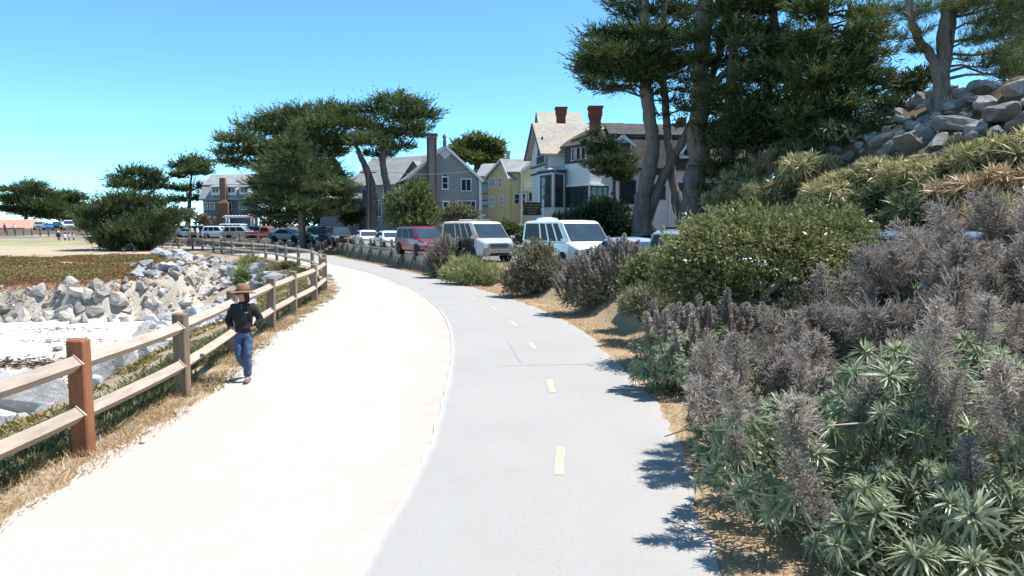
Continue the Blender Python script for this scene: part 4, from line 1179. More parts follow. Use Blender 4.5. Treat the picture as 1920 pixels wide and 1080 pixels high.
for nm, u, v0, v1, Y, r_, lab in (('street_light', 978, 318, 415, 70, .09, 'slender white street light in front of the yellow house'), ('utility_pole', 690, 318, 420, 78, .13, 'bare grey utility pole in front of the grey house')):
    b = P(u, v1, Y); t = P(u, v0, Y); b.z = 0.85
    root = empty(nm, tuple(b), label=lab, cat='street light' if nm == 'street_light' else 'pole')
    mb = MB(); mb.tube([b, t], [r_ * 1.2, r_ * .8], 8); mb.build('pole', M['white_paint'] if nm == 'street_light' else M['post_wood'], root, world=True)
    if nm == 'street_light':
        mb = MB(); mb.tube([t, t + Vector((.5, 0, .5)), t + Vector((1.3, 0, 1.0))], .05, 6); mb.build('arm', M['white_paint'], root, world=True)
        mb = MB(); mb.beam(t + Vector((1.2, 0, .95)), t + Vector((1.9, 0, 1.25)), .3, .14); mb.build('lamp_head', M['white_paint'], root, world=True)
    else:
        mb = MB(); mb.beam(t + Vector((-.9, 0, -.3)), t + Vector((.9, 0, -.3)), .1, .12); mb.build('crossarm', M['post_wood'], root, world=True)
        mb = MB(); q = P(905, 318, 80)
        pts = [t.lerp(q, k / 12) + Vector((0, 0, -.5 * math.sin(math.pi * k / 12))) for k in range(13)]
        mb.tube(pts, .018, 4); mb.build('wire', M['rail_wood'], root, world=True)
pg = empty('pergola', tuple(P(455, 418, 118)), label='white garden pergola in front of the blue-grey house', cat='pergola')
for (u) in (424, 429, 471, 476, 488):
    a = P(u, 420, 118); mb = MB(); a.z = .9; mb.tube([a, P(u, 407, 118)], .14, 6); mb.build('post', M['white_paint'], pg, world=True)
mb = MB(); mb.beam(P(418, 406.5, 117.6), P(492, 406.5, 117.6), .2, .3); mb.build('beam', M['white_paint'], pg, world=True)
for u in range(421, 492, 6):
    p_ = P(u, 404.5, 117); mb = MB(); mb.beam(p_, p_ + Vector((0, 2.5, 0)), .15, .18); mb.build('rafter', M['white_paint'], pg, world=True)
um = empty('parasol', tuple(P(472, 415, 120)), label='faded red parasol beside the pergola', cat='parasol')
t = P(472, 397, 120); mb = MB()
rg = [[(t.x + r * math.cos(q), t.y + r * math.sin(q), t.z - h) for q in np.linspace(0, 2 * math.pi, 9)[:-1]] for r, h in ((.02, 0), (.5, .2), (.9, .55))]
mb.loft(rg, cap=False); mb.build('canopy', matte('canopy_red', (0.55, 0.14, 0.10), None, 3, .8), um, world=True)
mb = MB(); mb.tube([t, (t.x, t.y, 1.0)], .04, 6); mb.build('pole', M['white_paint'], um, world=True)

# ------------------------------------------------------------------ vehicles
def paint(name, c, rough=0.25):
    return matte(name, c, tuple(x * 0.93 for x in c), 1.5, rough, spec=0.5, coat=0.5)
PAINT = {k: paint('paint_' + k, c) for k, c in dict(white=(.78, .79, .80), silver=(.42, .44, .46), red=(.20, .018, .03), dark=(.035, .038, .042), navy=(.03, .05, .09),
         orange=(.42, .085, .05), blue=(.04, .16, .42), paleblue=(.30, .38, .46), grey=(.10, .11, .13), bluegrey=(.14, .2, .29)).items()}
KIND = dict(
    sedan=dict(L=4.7, W=1.8, zb=.22, prof=[(2.35, .62), (2.2, .70), (1.15, .92), (.95, .95), (-1.45, .98), (-1.7, 1.02), (-2.25, .95), (-2.35, .7)], base=(1.05, -1.75), roof=(.25, -1.0), h=1.43, wr=.62, pill=(.0, .47, .95), wx=(1.4, -1.35), r=.32),
    suv=dict(L=4.7, W=1.88, zb=.28, prof=[(2.35, .7), (2.25, .92), (1.2, 1.05), (1.0, 1.08), (-2.1, 1.1), (-2.3, 1.05), (-2.35, .8)], base=(1.1, -2.28), roof=(.35, -2.0), h=1.72, wr=.68, pill=(0, .36, .68, .96), wx=(1.4, -1.4), r=.36),
    minivan=dict(L=5.1, W=1.95, zb=.22, prof=[(2.55, .6), (2.42, .82), (1.75, 1.0), (1.6, 1.02), (-2.3, 1.08), (-2.5, 1.0), (-2.55, .75)], base=(1.75, -2.48), roof=(.65, -2.2), h=1.76, wr=.72, pill=(0, .33, .66, .96), wx=(1.55, -1.5), r=.34),
    van=dict(L=5.3, W=2.02, zb=.3, prof=[(2.65, .72), (2.56, 1.0), (2.15, 1.17), (2.0, 1.2), (-2.5, 1.22), (-2.62, 1.15), (-2.65, .8)], base=(2.1, -2.6), roof=(1.2, -2.45), h=2.04, wr=.82, pill=(0, .17, .36, .54, .97), wx=(1.65, -1.6), r=.37),
    pickup=dict(L=5.2, W=1.85, zb=.34, prof=[(2.6, .8), (2.5, .98), (1.2, 1.05), (1.0, 1.08), (-2.5, 1.05), (-2.6, 1.0), (-2.6, .8)], base=(1.0, -.75), roof=(.45, -.55), h=1.68, wr=.66, pill=(0, .95), wx=(1.6, -1.6), r=.37),
)
_whl = {}
def wheel_mesh(r):
    if r in _whl: return _whl[r]
    a = MB(); n = 18
    prof = [(r * .66, -.10), (r * .96, -.10), (r, -.06), (r, .06), (r * .96, .10), (r * .66, .10)]
    a.loft([[(q * math.cos(2 * math.pi * k / n), y, q * math.sin(2 * math.pi * k / n)) for k in range(n)] for q, y in prof], sm=True, cap=False)
    b = MB()
    b.loft([[(q * math.cos(2 * math.pi * k / n), y, q * math.sin(2 * math.pi * k / n)) for k in range(n)] for q, y in ((r * .67, -.09), (r * .6, -.06), (r * .2, -.085), (r * .05, -.09))], sm=False)
    b.loft([[(q * math.cos(2 * math.pi * k / n), y, q * math.sin(2 * math.pi * k / n)) for k in range(n)] for q, y in ((r * .67, .09), (r * .6, .06), (r * .2, .085), (r * .05, .09))], sm=False)
    _whl[r] = (a.mesh('tyre', M['rubber']), b.mesh('rim', M['chrome']))
    return _whl[r]
def car(name, kind, colour, loc, fdir, label, cat='car', group='vehicles parked along the road', roofmat=None, boxy=0.0, detail=True):
    k = KIND[kind]; pm = PAINT[colour]
    root = empty(name, loc, math.atan2(fdir[1], fdir[0]), label, cat, group)
    W2 = k['W'] / 2
    mb = MB(); rings = []
    fx_ = max(p[0] for p in k['prof'])
    for (x, zt) in k['prof']:
        e = min(1.0, .82 + .18 * min(1, (fx_ - abs(x)) / .35)) if abs(x) > fx_ - .35 else 1.0
        w = W2 * e; zb = k['zb'] + (.06 if abs(x) > fx_ - .2 else 0)
        zm = zb + (zt - zb) * .55
        half = [(w * .9, zb), (w * .99, zb + .1), (w, zm), (w * .97, zt - .07), (w * .9, zt)]
        rings.append([(x, y, z) for y, z in half] + [(x, -y, z) for y, z in reversed(half)])
    mb.loft(rings)
    body = mb.build('body', pm, root)
    bv = body.modifiers.new('bevel', 'BEVEL'); bv.width = .03; bv.segments = 2; bv.limit_method = 'ANGLE'; bv.angle_limit = R(40)
    # cabin: painted shell with panes set on it
    zbelt = k['prof'][3][1] - .04; h = k['h']
    (b0, b1), (r0, r1) = k['base'], k['roof']
    wb, wr = W2 * .93, k['wr']
    def ringc(x0, x1, w, z): return [(x0, -w * .93, z), (x0, w * .93, z), (x0 - .18, w, z), (x1 + .1, w, z), (x1, w * .93, z), (x1, -w * .93, z), (x1 + .1, -w, z), (x0 - .18, -w, z)]
    mb = MB()
    mb.loft([ringc(b0, b1, wb, zbelt), ringc(r0 + .04, r1 - .03, wr + .05, h - .09), ringc(r0 - .12, r1 + .1, wr - .03, h - .02), ringc(r0 - .5, r1 + .45, wr - .3, h + .012)], sm=False)
    cab = mb.build('cabin', roofmat or pm, root)
    bv = cab.modifiers.new('bevel', 'BEVEL'); bv.width = .025; bv.segments = 2; bv.limit_method = 'ANGLE'; bv.angle_limit = R(25)
    z0, z1 = zbelt + .05, h - .13
    def at_(t): return (b0 + (r0 + .04 - b0) * t, b1 + (r1 - .03 - b1) * t, wb + (wr + .05 - wb) * t)
    ta, tb = (z0 - zbelt) / (h - .09 - zbelt), (z1 - zbelt) / (h - .09 - zbelt)
    A_, B_ = at_(ta), at_(tb)
    mb = MB(); o = .014
    mb.add([(A_[0] + o, -A_[2] * .9, z0), (A_[0] + o, A_[2] * .9, z0), (B_[0] + o, B_[2] * .9, z1), (B_[0] + o, -B_[2] * .9, z1)], [(0, 1, 2, 3)]); mb.build('windshield', M['glass'], root)
    mb = MB(); mb.add([(A_[1] - o, A_[2] * .88, z0), (A_[1] - o, -A_[2] * .88, z0), (B_[1] - o, -B_[2] * .88, z1), (B_[1] - o, B_[2] * .88, z1)], [(0, 1, 2, 3)]); mb.build('rear_window', M['glass'], root)
    ps = k['pill']
    for s in (-1, 1):
        for i in range(len(ps) - 1):
            f0, f1 = ps[i] + .03, ps[i + 1] - .015
            xa = lambda t, C_: (C_[0] - .24) + ((C_[1] + .14) - (C_[0] - .24)) * t
            mb = MB(); mb.add([(xa(f0, A_), s * (A_[2] + o), z0), (xa(f1, A_), s * (A_[2] + o), z0), (xa(f1, B_), s * (B_[2] + o), z1), (xa(f0, B_), s * (B_[2] + o), z1)], [(0, 1, 2, 3)])
            mb.build('side_window', M['side_glass'], root)
        mb = MB(); mb.box((b0 - .12, s * (W2 + .1), zbelt + .1), (.1, .2, .15)); mb.build('mirror', pm, root)
    ty, ri = wheel_mesh(k['r'])
    for x in k['wx']:
        for s in (-1, 1):
            wl_ = link('wheel', ty, root, (x, s * (W2 - .095), k['r'])); link('rim', ri, wl_)
            mb = MB(); mb.tube([(x, s * (W2 - .3), k['r'] + .02), (x, s * (W2 + .004), k['r'] + .02)], k['r'] * 1.16, 16, sm=False); mb.build('wheel_arch', M['dark_gap'], root)
    # nose: grille, lamps, bumper
    zt = k['prof'][1][1]; zb = k['zb']
    xf = fx_ + .012
    mb = MB(); mb.box((xf - .02, 0, zb + .22), (.16, k['W'] * .84, .2)); mb.build('bumper', M['chrome'] if kind in ('van', 'pickup') else pm, root)
    mb = MB(); mb.box((xf + .01, 0, zb + .12), (.12, k['W'] * .5, .12)); mb.build('air_intake', M['dark_gap'], root)
    zc = (zb + .34 + zt) / 2; hh = max(.09, (zt - zb - .38) * .75)
    mb = MB(); mb.box((xf - .06, 0, zc), (.13, k['W'] * .46, hh)); 
    g = mb.build('grille', M['dark_gap'], root)
    if kind in ('van', 'pickup'):
        for q in (-.3, .0, .3):
            mb = MB(); mb.box((xf + .012, 0, zc + q * hh), (.02, k['W'] * .62, .03)); mb.build('grille_bar', M['chrome'], g)
    for s in (-1, 1):
        mb = MB(); mb.box((xf - .12, s * W2 * .68, zc + (.02 if kind != 'van' else 0)), (.26, .3, min(.2, hh * .8 + .05))); mb.build('headlight', M['lamp_lens'], root)
        if kind in ('van', 'pickup'):
            mb = MB(); mb.box((xf - .14, s * W2 * .68, zc - .14), (.26, .26, .05)); mb.build('turn_signal', M['amber'], root)
    for s in (-1, 1):
        mb = MB(); mb.box((-fx_ + .03, s * W2 * .74, k['prof'][-2][1] - .18), (.08, .2, .22)); mb.build('tail_light', PAINT['red'], root)
    if kind in ('suv', 'minivan'):
        for s in (-1, 1):
            mb = MB(); mb.beam((r0 - .4, s * (wr - .12), h + .05), (r1 + .4, s * (wr - .12), h + .05), .04, .05); mb.build('roof_rail', M['dark_gap'], root)
    return root
def road_dir(u, Y):
    """direction of the traffic lane towards the camera near this place, and the ground height"""
    x = (u - 960) / FPX * Y
    d2 = np.hypot(CR[:, 0] - x, CR[:, 1] - Y); i = int(np.clip(np.argmin(d2), 2, len(CR) - 3))
    d = CR[i - 2] - CR[i + 2]; d = d / np.hypot(*d)
    return x, d
CARS = [('panel_van', 'van', 'white', 1062, 30.5, 'white passenger van with dark side windows behind the flower spikes', 'van', 0),
        ('conversion_van', 'van', 'silver', 893, 38.5, 'old silver van with dark windows and rust-patched white roof', 'van', 0),
        ('minivan', 'minivan', 'red', 790, 46.5, 'dark red minivan next to the old silver van', 'minivan', 0),
        ('sedan', 'sedan', 'white', 733, 54.5, 'white sedan right beside the dark red minivan', 'car', 0),
        ('sedan', 'sedan', 'white', 690, 61, 'white sedan between another white sedan and the black vehicle', 'car', 0),
        ('parked_car', 'suv', 'dark', 638, 68, 'black sport utility vehicle next to the white sedans', 'car', 0),
        ('parked_car', 'suv', 'navy', 598, 74, 'dark navy vehicle just right of the young cypress trunk', 'car', 0),
        ('parked_car', 'sedan', 'grey', 543, 82, 'charcoal sedan just left of the young cypress trunk', 'car', 0),
        ('pickup_truck', 'pickup', 'orange', 503, 90, 'faded red pickup truck beside the charcoal sedan', 'pickup', 0),
        ('parked_car', 'suv', 'silver', 455, 93, 'big silver sport utility vehicle beside the red pickup', 'car', 0),
        ('parked_car', 'suv', 'white', 414, 99, 'small white car left of the big silver vehicle', 'car', 0),
        ('parked_car', 'suv', 'navy', 386, 103, 'dark blue car between the white and the pale silver cars', 'car', 0),
        ('parked_car', 'sedan', 'paleblue', 360, 107, 'pale silver-blue car behind the far end of the fence', 'car', 0),
        ('parked_car', 'sedan', 'bluegrey', 331, 110, 'blue-grey car at the left end of the row beside the bushy cypress', 'car', 0),
        ('parked_car', 'suv', 'red', 346, 124, 'red car mostly hidden behind the left end of the row', 'car', 0),
        ('parked_car', 'van', 'white', 446, 112, 'white van roof showing above the big silver vehicle', 'van', 0),
        ('parked_car', 'suv', 'navy', 487, 104, 'dark car half hidden behind the faded red pickup', 'car', 0),
        ('parked_car', 'suv', 'dark', 612, 82, 'dark vehicle behind the navy one under the cypress', 'car', 0),
        ('parked_car', 'sedan', 'paleblue', 1185, 24.5, 'pale blue sedan behind the upright flower spikes right of the white van', 'car', .15),
        ('parked_car', 'suv', 'silver', 1325, 18.0, 'silver car with dark windows behind the leafy green shrub', 'car', .3),
        ('parked_car', 'suv', 'bluegrey', 1780, 16.0, 'dark blue-grey car glimpsed behind the dry plumes on the right', 'car', .3)]
for (nm, kd, colr, u, Y, lab, cat, dz) in CARS:
    x, d = road_dir(u, Y)
    rn = random.Random(u)
    a = math.atan2(d[1], d[0]) + rn.uniform(-.05, .05)
    if Y > 78: a += .35
    if nm in ('panel_van', 'conversion_van', 'minivan'): a += 0.10
    if u == 1780: a = 0.35
    c = car(nm, kd, colr, (x, Y, .852), (math.cos(a), math.sin(a)), lab, cat)
    if nm == 'conversion_van':
        mb = MB(); rr = random.Random(3)
        for ch in c.children:
            if ch.name.startswith('cabin'):
                ch.data.materials[0] = matte('roof_rust', (.66, .66, .66), (.55, .16, .07), .9, .6)
        mb.box((-.6, 0, 2.12), (1.9, .08, .05)); mb.box((-.2, .5, 2.12), (1.6, .06, .05)); mb.box((-.2, -.5, 2.12), (1.6, .06, .05)); mb.build('roof_rack', M['chrome'], c)
        for s in (-1, 1):
            mb = MB(); mb.box((-.3, s * 1.008, .82), (4.3, .014, .74)); mb.build('side_panel', PAINT['dark'], c)
    if nm == 'panel_van':
        mb = MB(); mb.tube([(-1.9, 0, 2.05), (-1.9, 0, 2.13), (-1.9, 0, 2.18)], [.5, .45, .2], 12); mb.build('roof_vent', PAINT['white'], c)
        mb = MB()
        for s in (-.45, .45): mb.beam((1.78, s, 1.28), (1.62, s * .1 + .1, 1.5), .03, .03)
        mb.build('wiper', M['dark_gap'], c)
for (u, colr, kd, lab) in ((76, 'silver', 'suv', 'silver car at the far left of the distant group near the salmon roof'), (94, 'blue', 'sedan', 'bright blue car in the distant group at far left'), (110, 'navy', 'suv', 'dark blue car in the distant group at far left'), (132, 'white', 'van', 'white van in the distant group at far left')):
    Y = 150 + (u % 7)
    x = (u - 960) / FPX * Y
    car('distant_car', kd, colr, (x, Y, tz(x, Y) + .02), (.5, -.85), lab, 'car', 'distant cars at the far left')

# ------------------------------------------------------------------ people
SKIN = matte('skin', (0.46, 0.27, 0.19), (0.40, 0.23, 0.16), 4, 0.55)
def cloth(name, c, b=None): return matte(name, c, b or tuple(x * .7 for x in c), 7, 0.9, 0.35, 18)
def skin_mesh(name, pts, edges, rad, mat, parent, sub=2, root=0, smooth=True):
    me = bpy.data.meshes.new(name); me.from_pydata(pts, edges, [])
    o = link(name, me, parent)
    sk = o.modifiers.new('skin', 'SKIN'); sk.use_smooth_shade = smooth
    if not me.skin_vertices: me.skin_vertices.new()
    lay = me.skin_vertices[0].data
    for i, r in enumerate(rad):
        lay[i].radius = r if hasattr(r, '__len__') else (r, r)
        lay[i].use_root = (i == root)
    ss = o.modifiers.new('sub', 'SUBSURF'); ss.levels = sub; ss.render_levels = sub
    me.materials.append(mat)
    return o
def person(loc, rz, label, top, legs, hat=None, shoes=(.1, .09, .09), stride=.25, hands='pocket', hair=(.03, .02, .015), turn=0.0, scale=1.0, glasses=False, group=None, sub=2):
    """figure facing local -Y"""
    o = empty('person', loc, rz, label, 'person', group, scale)
    tm, lm = cloth('top_cloth', top), cloth('leg_cloth', legs)
    # legs: left (+x) planted ahead, right (-x) pushing off behind with bent knee
    hipL, hipR = (.09, 0, .86), (-.09, 0, .86)
    kneeL, ankL, toeL = (.085, -.10 * stride / .25 - .02, .47), (.075, -.10 * stride / .25, .09), (.085, -.24 * stride / .25 - .06, .04)
    kneeR, ankR, toeR = (-.075, -.09, .47), (-.055, stride + .06, .20), (-.055, stride + .03, .05)
    if stride < .1:
        kneeR, ankR, toeR = (-.085, 0, .47), (-.09, .02, .09), (-.1, -.14, .04)
    if hands == 'pocket':
        sh = .175
        elL, wrL, haL = (.29, .09, 1.12), (.20, -.05, .985), (.12, -.05, .95)
        elR, wrR, haR = (-.29, .09, 1.12), (-.20, -.05, .985), (-.12, -.05, .95)
    else:
        elL, wrL, haL = (.24, .03, 1.12), (.25, -.06, .89), (.25, -.09, .80)
        elR, wrR, haR = (-.24, .03, 1.12), (-.25, -.05, .89), (-.25, -.07, .80)
    shL, shR = (.165, .01, 1.36), (-.165, .01, 1.36)
    ct, st_ = math.cos(turn), math.sin(turn)
    def hd(x, y, z): return (x * ct - y * st_, x * st_ + y * ct, z)
    pts = [(0, 0, .92), (0, .01, 1.15), (0, .01, 1.35), (0, .005, 1.45), hd(0, -.01, 1.53), hd(0, -.005, 1.60), hd(0, .01, 1.68),
           hipL, kneeL, ankL, toeL, hipR, kneeR, ankR, toeR, shL, elL, wrL, haL, shR, elR, wrR, haR, hd(0, -.095, 1.575)]
    ed = [(0, 1), (1, 2), (2, 3), (3, 4), (4, 5), (5, 6), (0, 7), (7, 8), (8, 9), (9, 10), (0, 11), (11, 12), (12, 13), (13, 14), (2, 15), (15, 16), (16, 17), (17, 18), (2, 19), (19, 20), (20, 21), (21, 22), (5, 23)]
    rad = [.11, .11, .12, .05, (.068, .085), (.075, .095), (.06, .075), .07, .05, .035, .03, .07, .05, .035, .03, .05, .04, .028, .03, .05, .04, .028, .03, .016]
    skin_mesh('body', pts, ed, rad, SKIN, o, sub)
    # jacket / shirt
    jp = [(0, .0, .86), (0, .005, 1.0), (0, .01, 1.15), (0, .01, 1.32), (0, .01, 1.41), shL, elL, wrL, shR, elR, wrR]
    je = [(0, 1), (1, 2), (2, 3), (3, 4), (3, 5), (5, 6), (6, 7), (3, 8), (8, 9), (9, 10)]
    jr = [(.185, .135), (.18, .135), (.165, .13), (.165, .125), (.09, .08), (.08, .085), .072, .058, (.08, .085), .072, .058]
    skin_mesh('jacket', jp, je, jr, tm, o, sub, 2)
    mb = MB(); mb.loft([[(r * math.cos(q), .005 + r * .9 * math.sin(q), z) for q in np.linspace(0, 2 * math.pi, 13)[:-1]] for r, z in ((.09, 1.39), (.075, 1.46), (.065, 1.46), (.06, 1.40))], sm=True, cap=False); mb.build('collar', tm, o)
    # trousers
    tp = [(0, 0, .90), hipL, kneeL, ankL, hipR, kneeR, ankR, (0, .0, .96)]
    for q in (3, 6): tp[q] = (tp[q][0], tp[q][1], tp[q][2] + .0)
    te = [(7, 0), (0, 1), (1, 2), (2, 3), (0, 4), (4, 5), (5, 6)]
    skin_mesh('trousers', tp, te, [(.15, .12), .105, .078, .068, .105, .078, .068, (.14, .11)], lm, o, sub)
    for (an, to) in ((ankL, toeL), (ankR, toeR)):
        mb = MB(); d = (Vector(to) - Vector(an)); a3 = Vector(an) + Vector((0, .03, -.045)); t3 = Vector(to) + Vector((0, 0, .0))
        if d.y > -.05:   # pushed-off foot, toe down
            a3, t3 = Vector(an), Vector(to)
        mb.tube([a3 + (a3 - t3).normalized() * .05, a3, a3.lerp(t3, .6), t3, t3 + (t3 - a3).normalized() * .04], [.03, .048, .05, .045, .02], 8)
        mb.build('shoe', matte('shoe', shoes, None, 6, .8), o)
    # head furniture
    if hat is not None:
        hm = matte('hat', hat, tuple(c * .75 for c in hat), 9, .9, .3, 40)
        mb = MB(); n = 28
        def hr(r, z, wv=0): return [hd(r * math.cos(2 * math.pi * k / n) * .92, .01 + r * math.sin(2 * math.pi * k / n) * 1.05, z + wv * (math.cos(2 * (2 * math.pi * k / n)) * .6 - .2 * math.sin(2 * math.pi * k / n))) for k in range(n)]
        mb.loft([hr(.235, 1.62, .035), hr(.18, 1.642, .025), hr(.125, 1.655, .008), hr(.112, 1.70), hr(.105, 1.755), hr(.08, 1.785), hr(.03, 1.785)], sm=True)
        mb.loft([hr(.232, 1.613, .035), hr(.12, 1.648, .008)], sm=True, cap=False)
        hato = mb.build('hat', hm, o)
        mb = MB(); mb.loft([hr(.128, 1.662), hr(.118, 1.69)], sm=True, cap=False); mb.build('hat_band', matte('hat_band', tuple(c * .4 for c in hat), None, 6, .8), hato)
    hm = matte('hair', hair, None, 12, .6)
    mb = MB(); n = 14
    def rr_(w, d, z, y0): return [hd(w * math.cos(2 * math.pi * k / n), y0 + d * math.sin(2 * math.pi * k / n), z) for k in range(n)]
    mb.loft([rr_(.06, .05, 1.44, .065), rr_(.085, .06, 1.52, .06), rr_(.092, .08, 1.60, .035), rr_(.09, .095, 1.66, .02), rr_(.06, .07, 1.715, .015), rr_(.01, .01, 1.735, .015)], sm=True)
    mb.build('hair', hm, o)
    if glasses:
        mb = MB()
        for s in (-1, 1):
            mb.prism([hd(s * .036 + .03 * math.cos(q), -.098, 1.598 + .022 * math.sin(q)) for q in np.linspace(0, 2 * math.pi, 11)[:-1]], Vector(hd(0, -.012, 0)))
            mb.beam(hd(s * .066, -.095, 1.605), hd(s * .08, .0, 1.605), .008, .012)
        mb.beam(hd(-.012, -.104, 1.602), hd(.012, -.104, 1.602), .008, .008)
        mb.build('sunglasses', M['dark_gap'], o)
        mb = MB(); mb.beam(hd(-.022, -.088, 1.538), hd(.022, -.088, 1.538), .012, .009); mb.build('mouth', matte('lips', (.3, .1, .09), None, 5, .5), o)
    return o
pp = G(460, 714, -0.012)
woman = person(tuple(pp), R(6), 'person in brown wide-brimmed hat, black fleece jacket and jeans walking on the dirt path', (.03, .03, .034), (.085, .135, .235), hat=(.30, .175, .10), shoes=(.19, .16, .15), stride=.25, turn=R(-62), glasses=True, scale=.955)
mb = MB(); mb.beam((0, -.118, 1.30), (0, -.105, 1.42), .007, .006); mb.build('zip', PAINT['grey'], woman)
tx = bpy.data.textures.new('cloth_folds', 'CLOUDS'); tx.noise_scale = .09
for ch in woman.children:
    if ch.name.split('.')[0] in ('jacket', 'trousers'):
        ch.modifiers['sub'].levels = ch.modifiers['sub'].render_levels = 3
        dm = ch.modifiers.new('folds', 'DISPLACE'); dm.texture = tx; dm.strength = .035; dm.mid_level = .5; dm.texture_coords = 'LOCAL'
mb = MB(); mb.box((.09, -.128, 1.27), (.055, .012, .014)); mb.build('chest_logo', M['lamp_lens'], woman)
FARP = [(361, 466, 'distant person in pale shirt and dark trousers standing by the fence gap', (.6, .55, .4), (.03, .03, .04), None), (372, 467, 'distant person in white beside the one in the pale shirt', (.7, .7, .7), (.35, .35, .4), None),
        (112, 458, 'distant walker in dark blue top with white cap at far left', (.03, .04, .1), (.35, .25, .18), (.7, .7, .7)), (124, 461, 'distant person in white top and tan shorts leading the far-left group', (.7, .68, .66), (.3, .22, .16), None),
        (131, 459, 'distant person in white in the middle of the far-left group', (.75, .75, .75), (.5, .5, .5), None), (140, 461, 'distant person in pale grey at the right of the far-left group', (.6, .6, .62), (.15, .15, .17), None),
        (30, 440, 'distant person in white crouched near the salmon-roofed building', (.75, .73, .72), (.4, .4, .4), None), (12, 445, 'distant person in dark clothes near the left edge', (.08, .08, .09), (.05, .05, .07), None)]
for (u, v, lab, t_, l_, h_) in FARP:
    Y = 94 if u > 300 else (104 if u > 100 else 135)
    x = (u - 960) / FPX * Y
    person((x, Y, tz(x, Y)), R(u * 37 % 360), lab, t_, l_, hat=h_, stride=.05, hands='side', group='distant people', sub=1)
PB = G(492, 486)
for (u, v, lab, t_) in ((575, 478, 'white-shirted cyclist pausing by the path bend beyond the fence', (.75, .75, .76)), ):
    pass

# bicycle leaning at the bushy cypress
bc = P(242, 468, 78); bz = tz(bc.x, bc.y)
bike = empty('bicycle', (bc.x, bc.y, bz), R(8), 'bicycle parked on the bluff in front of the bushy cypress', 'bicycle')
n = 20
for x in (-.53, .53):
    mb = MB(); mb.tube([(x + .34 * math.cos(2 * math.pi * k / n), 0, .35 + .34 * math.sin(2 * math.pi * k / n)) for k in range(n + 1)], .025, 6, cap=False); w_ = mb.build('wheel', M['rubber'], bike)
    mb = MB()
    for k in range(8): mb.beam((x, 0, .35), (x + .33 * math.cos(k * .785), 0, .35 + .33 * math.sin(k * .785)), .006, .006)
    mb.build('spokes', M['chrome'], w_)
fm = paint('bike_frame', (.06, .08, .16))
mb = MB()
for a, b in (((-.53, 0, .35), (-.1, 0, .32)), ((-.53, 0, .35), (-.2, 0, .8)), ((-.1, 0, .32), (-.22, 0, .9)), ((-.1, 0, .32), (.38, 0, .85)), ((-.2, 0, .8), (.37, 0, .9)), ((.36, 0, .95), (.53, 0, .35))): mb.tube([a, b], .022, 6)
mb.build('frame', fm, bike)
mb = MB(); mb.beam((-.33, 0, .95), (-.08, 0, .96), .13, .06); mb.build('saddle', M['rubber'], bike)
mb = MB(); mb.tube([(.3, -.28, 1.05), (.36, -.1, 1.02), (.36, .1, 1.02), (.3, .28, 1.05)], .018, 6); mb.build('handlebar', M['rubber'], bike)

# ------------------------------------------------------------------ foliage helpers (numpy, leaf-sized faces)
NR = np.random.default_rng(7)
def unit(a): return a / np.maximum(np.linalg.norm(a, axis=-1, keepdims=True), 1e-9)
def leaf_quads(P0, D, L, W, bend=0.0, fold=None):
    """one kite-shaped leaf per row"""
    n = len(P0)
    S = unit(np.cross(D, unit(NR.normal(size=(n, 3)))))
    mid = P0 + D * (L * 0.45)[:, None]
    tip = P0 + D * L[:, None]
    if bend: tip = tip + np.array([0, 0, 1.0]) * (bend * L)[:, None]
    V = np.stack([P0, mid + S * (W / 2)[:, None], tip, mid - S * (W / 2)[:, None]], 1).reshape(-1, 3)
    F = np.arange(4 * n).reshape(n, 4)
    return V, F
def leafmesh(name, P0, D, L, W, mat, tone=None, bend=0.0):
    V, F = leaf_quads(P0, D, L, W, bend)
    n = len(P0)
    t = NR.random(n) if tone is None else np.clip(tone, 0, 1)
    return np_mesh(name, V, F, mat, attr=np.repeat(t, 4))
def ball(n, shell=0.45):
    u = unit(NR.normal(size=(n, 3)))
    r = (shell + (1 - shell) * NR.random(n)) if shell > 0 else NR.random(n) ** (1 / 3)
    return u, u * r[:, None]
def sprays(C, D, k, L, W, spread=0.45, droop=0.0):
    """each spray is a plumose branchlet: k leaves set along a curved axis, shorter towards its tip"""
    m = len(C)
    La = L * 1.5 * NR.uniform(.6, 1.25, m) * np.where(NR.random(m) < .14, NR.uniform(1.5, 2.4, m), 1.0)
    side = unit(np.cross(D, unit(NR.normal(size=(m, 3)) * .5 + np.array([0, 0, 1.0]))))
    t = np.tile((np.arange(k) + .5) / k, m)
    sg = np.tile(np.where(np.arange(k) % 2 == 0, 1.0, -1.0), m)
    Dr, Sr, Lr = np.repeat(D, k, 0), np.repeat(side, k, 0), np.repeat(La, k)
    upc = np.array([0, 0, 1.0]) * (.22 * t * t * Lr)[:, None]
    s = np.repeat(C, k, 0) + Dr * ((t - .45) * Lr)[:, None] + upc
    Dn = unit(Dr * .95 + Sr * (sg * NR.uniform(.25, .75, m * k))[:, None] + np.array([0, 0, .18]) + NR.normal(size=(m * k, 3)) * spread * .45)
    l = L * (1.05 - .6 * t) * NR.uniform(.7, 1.2, m * k)
    return s, Dn, l, W * (1.1 - .4 * t) * NR.uniform(.7, 1.2, m * k)

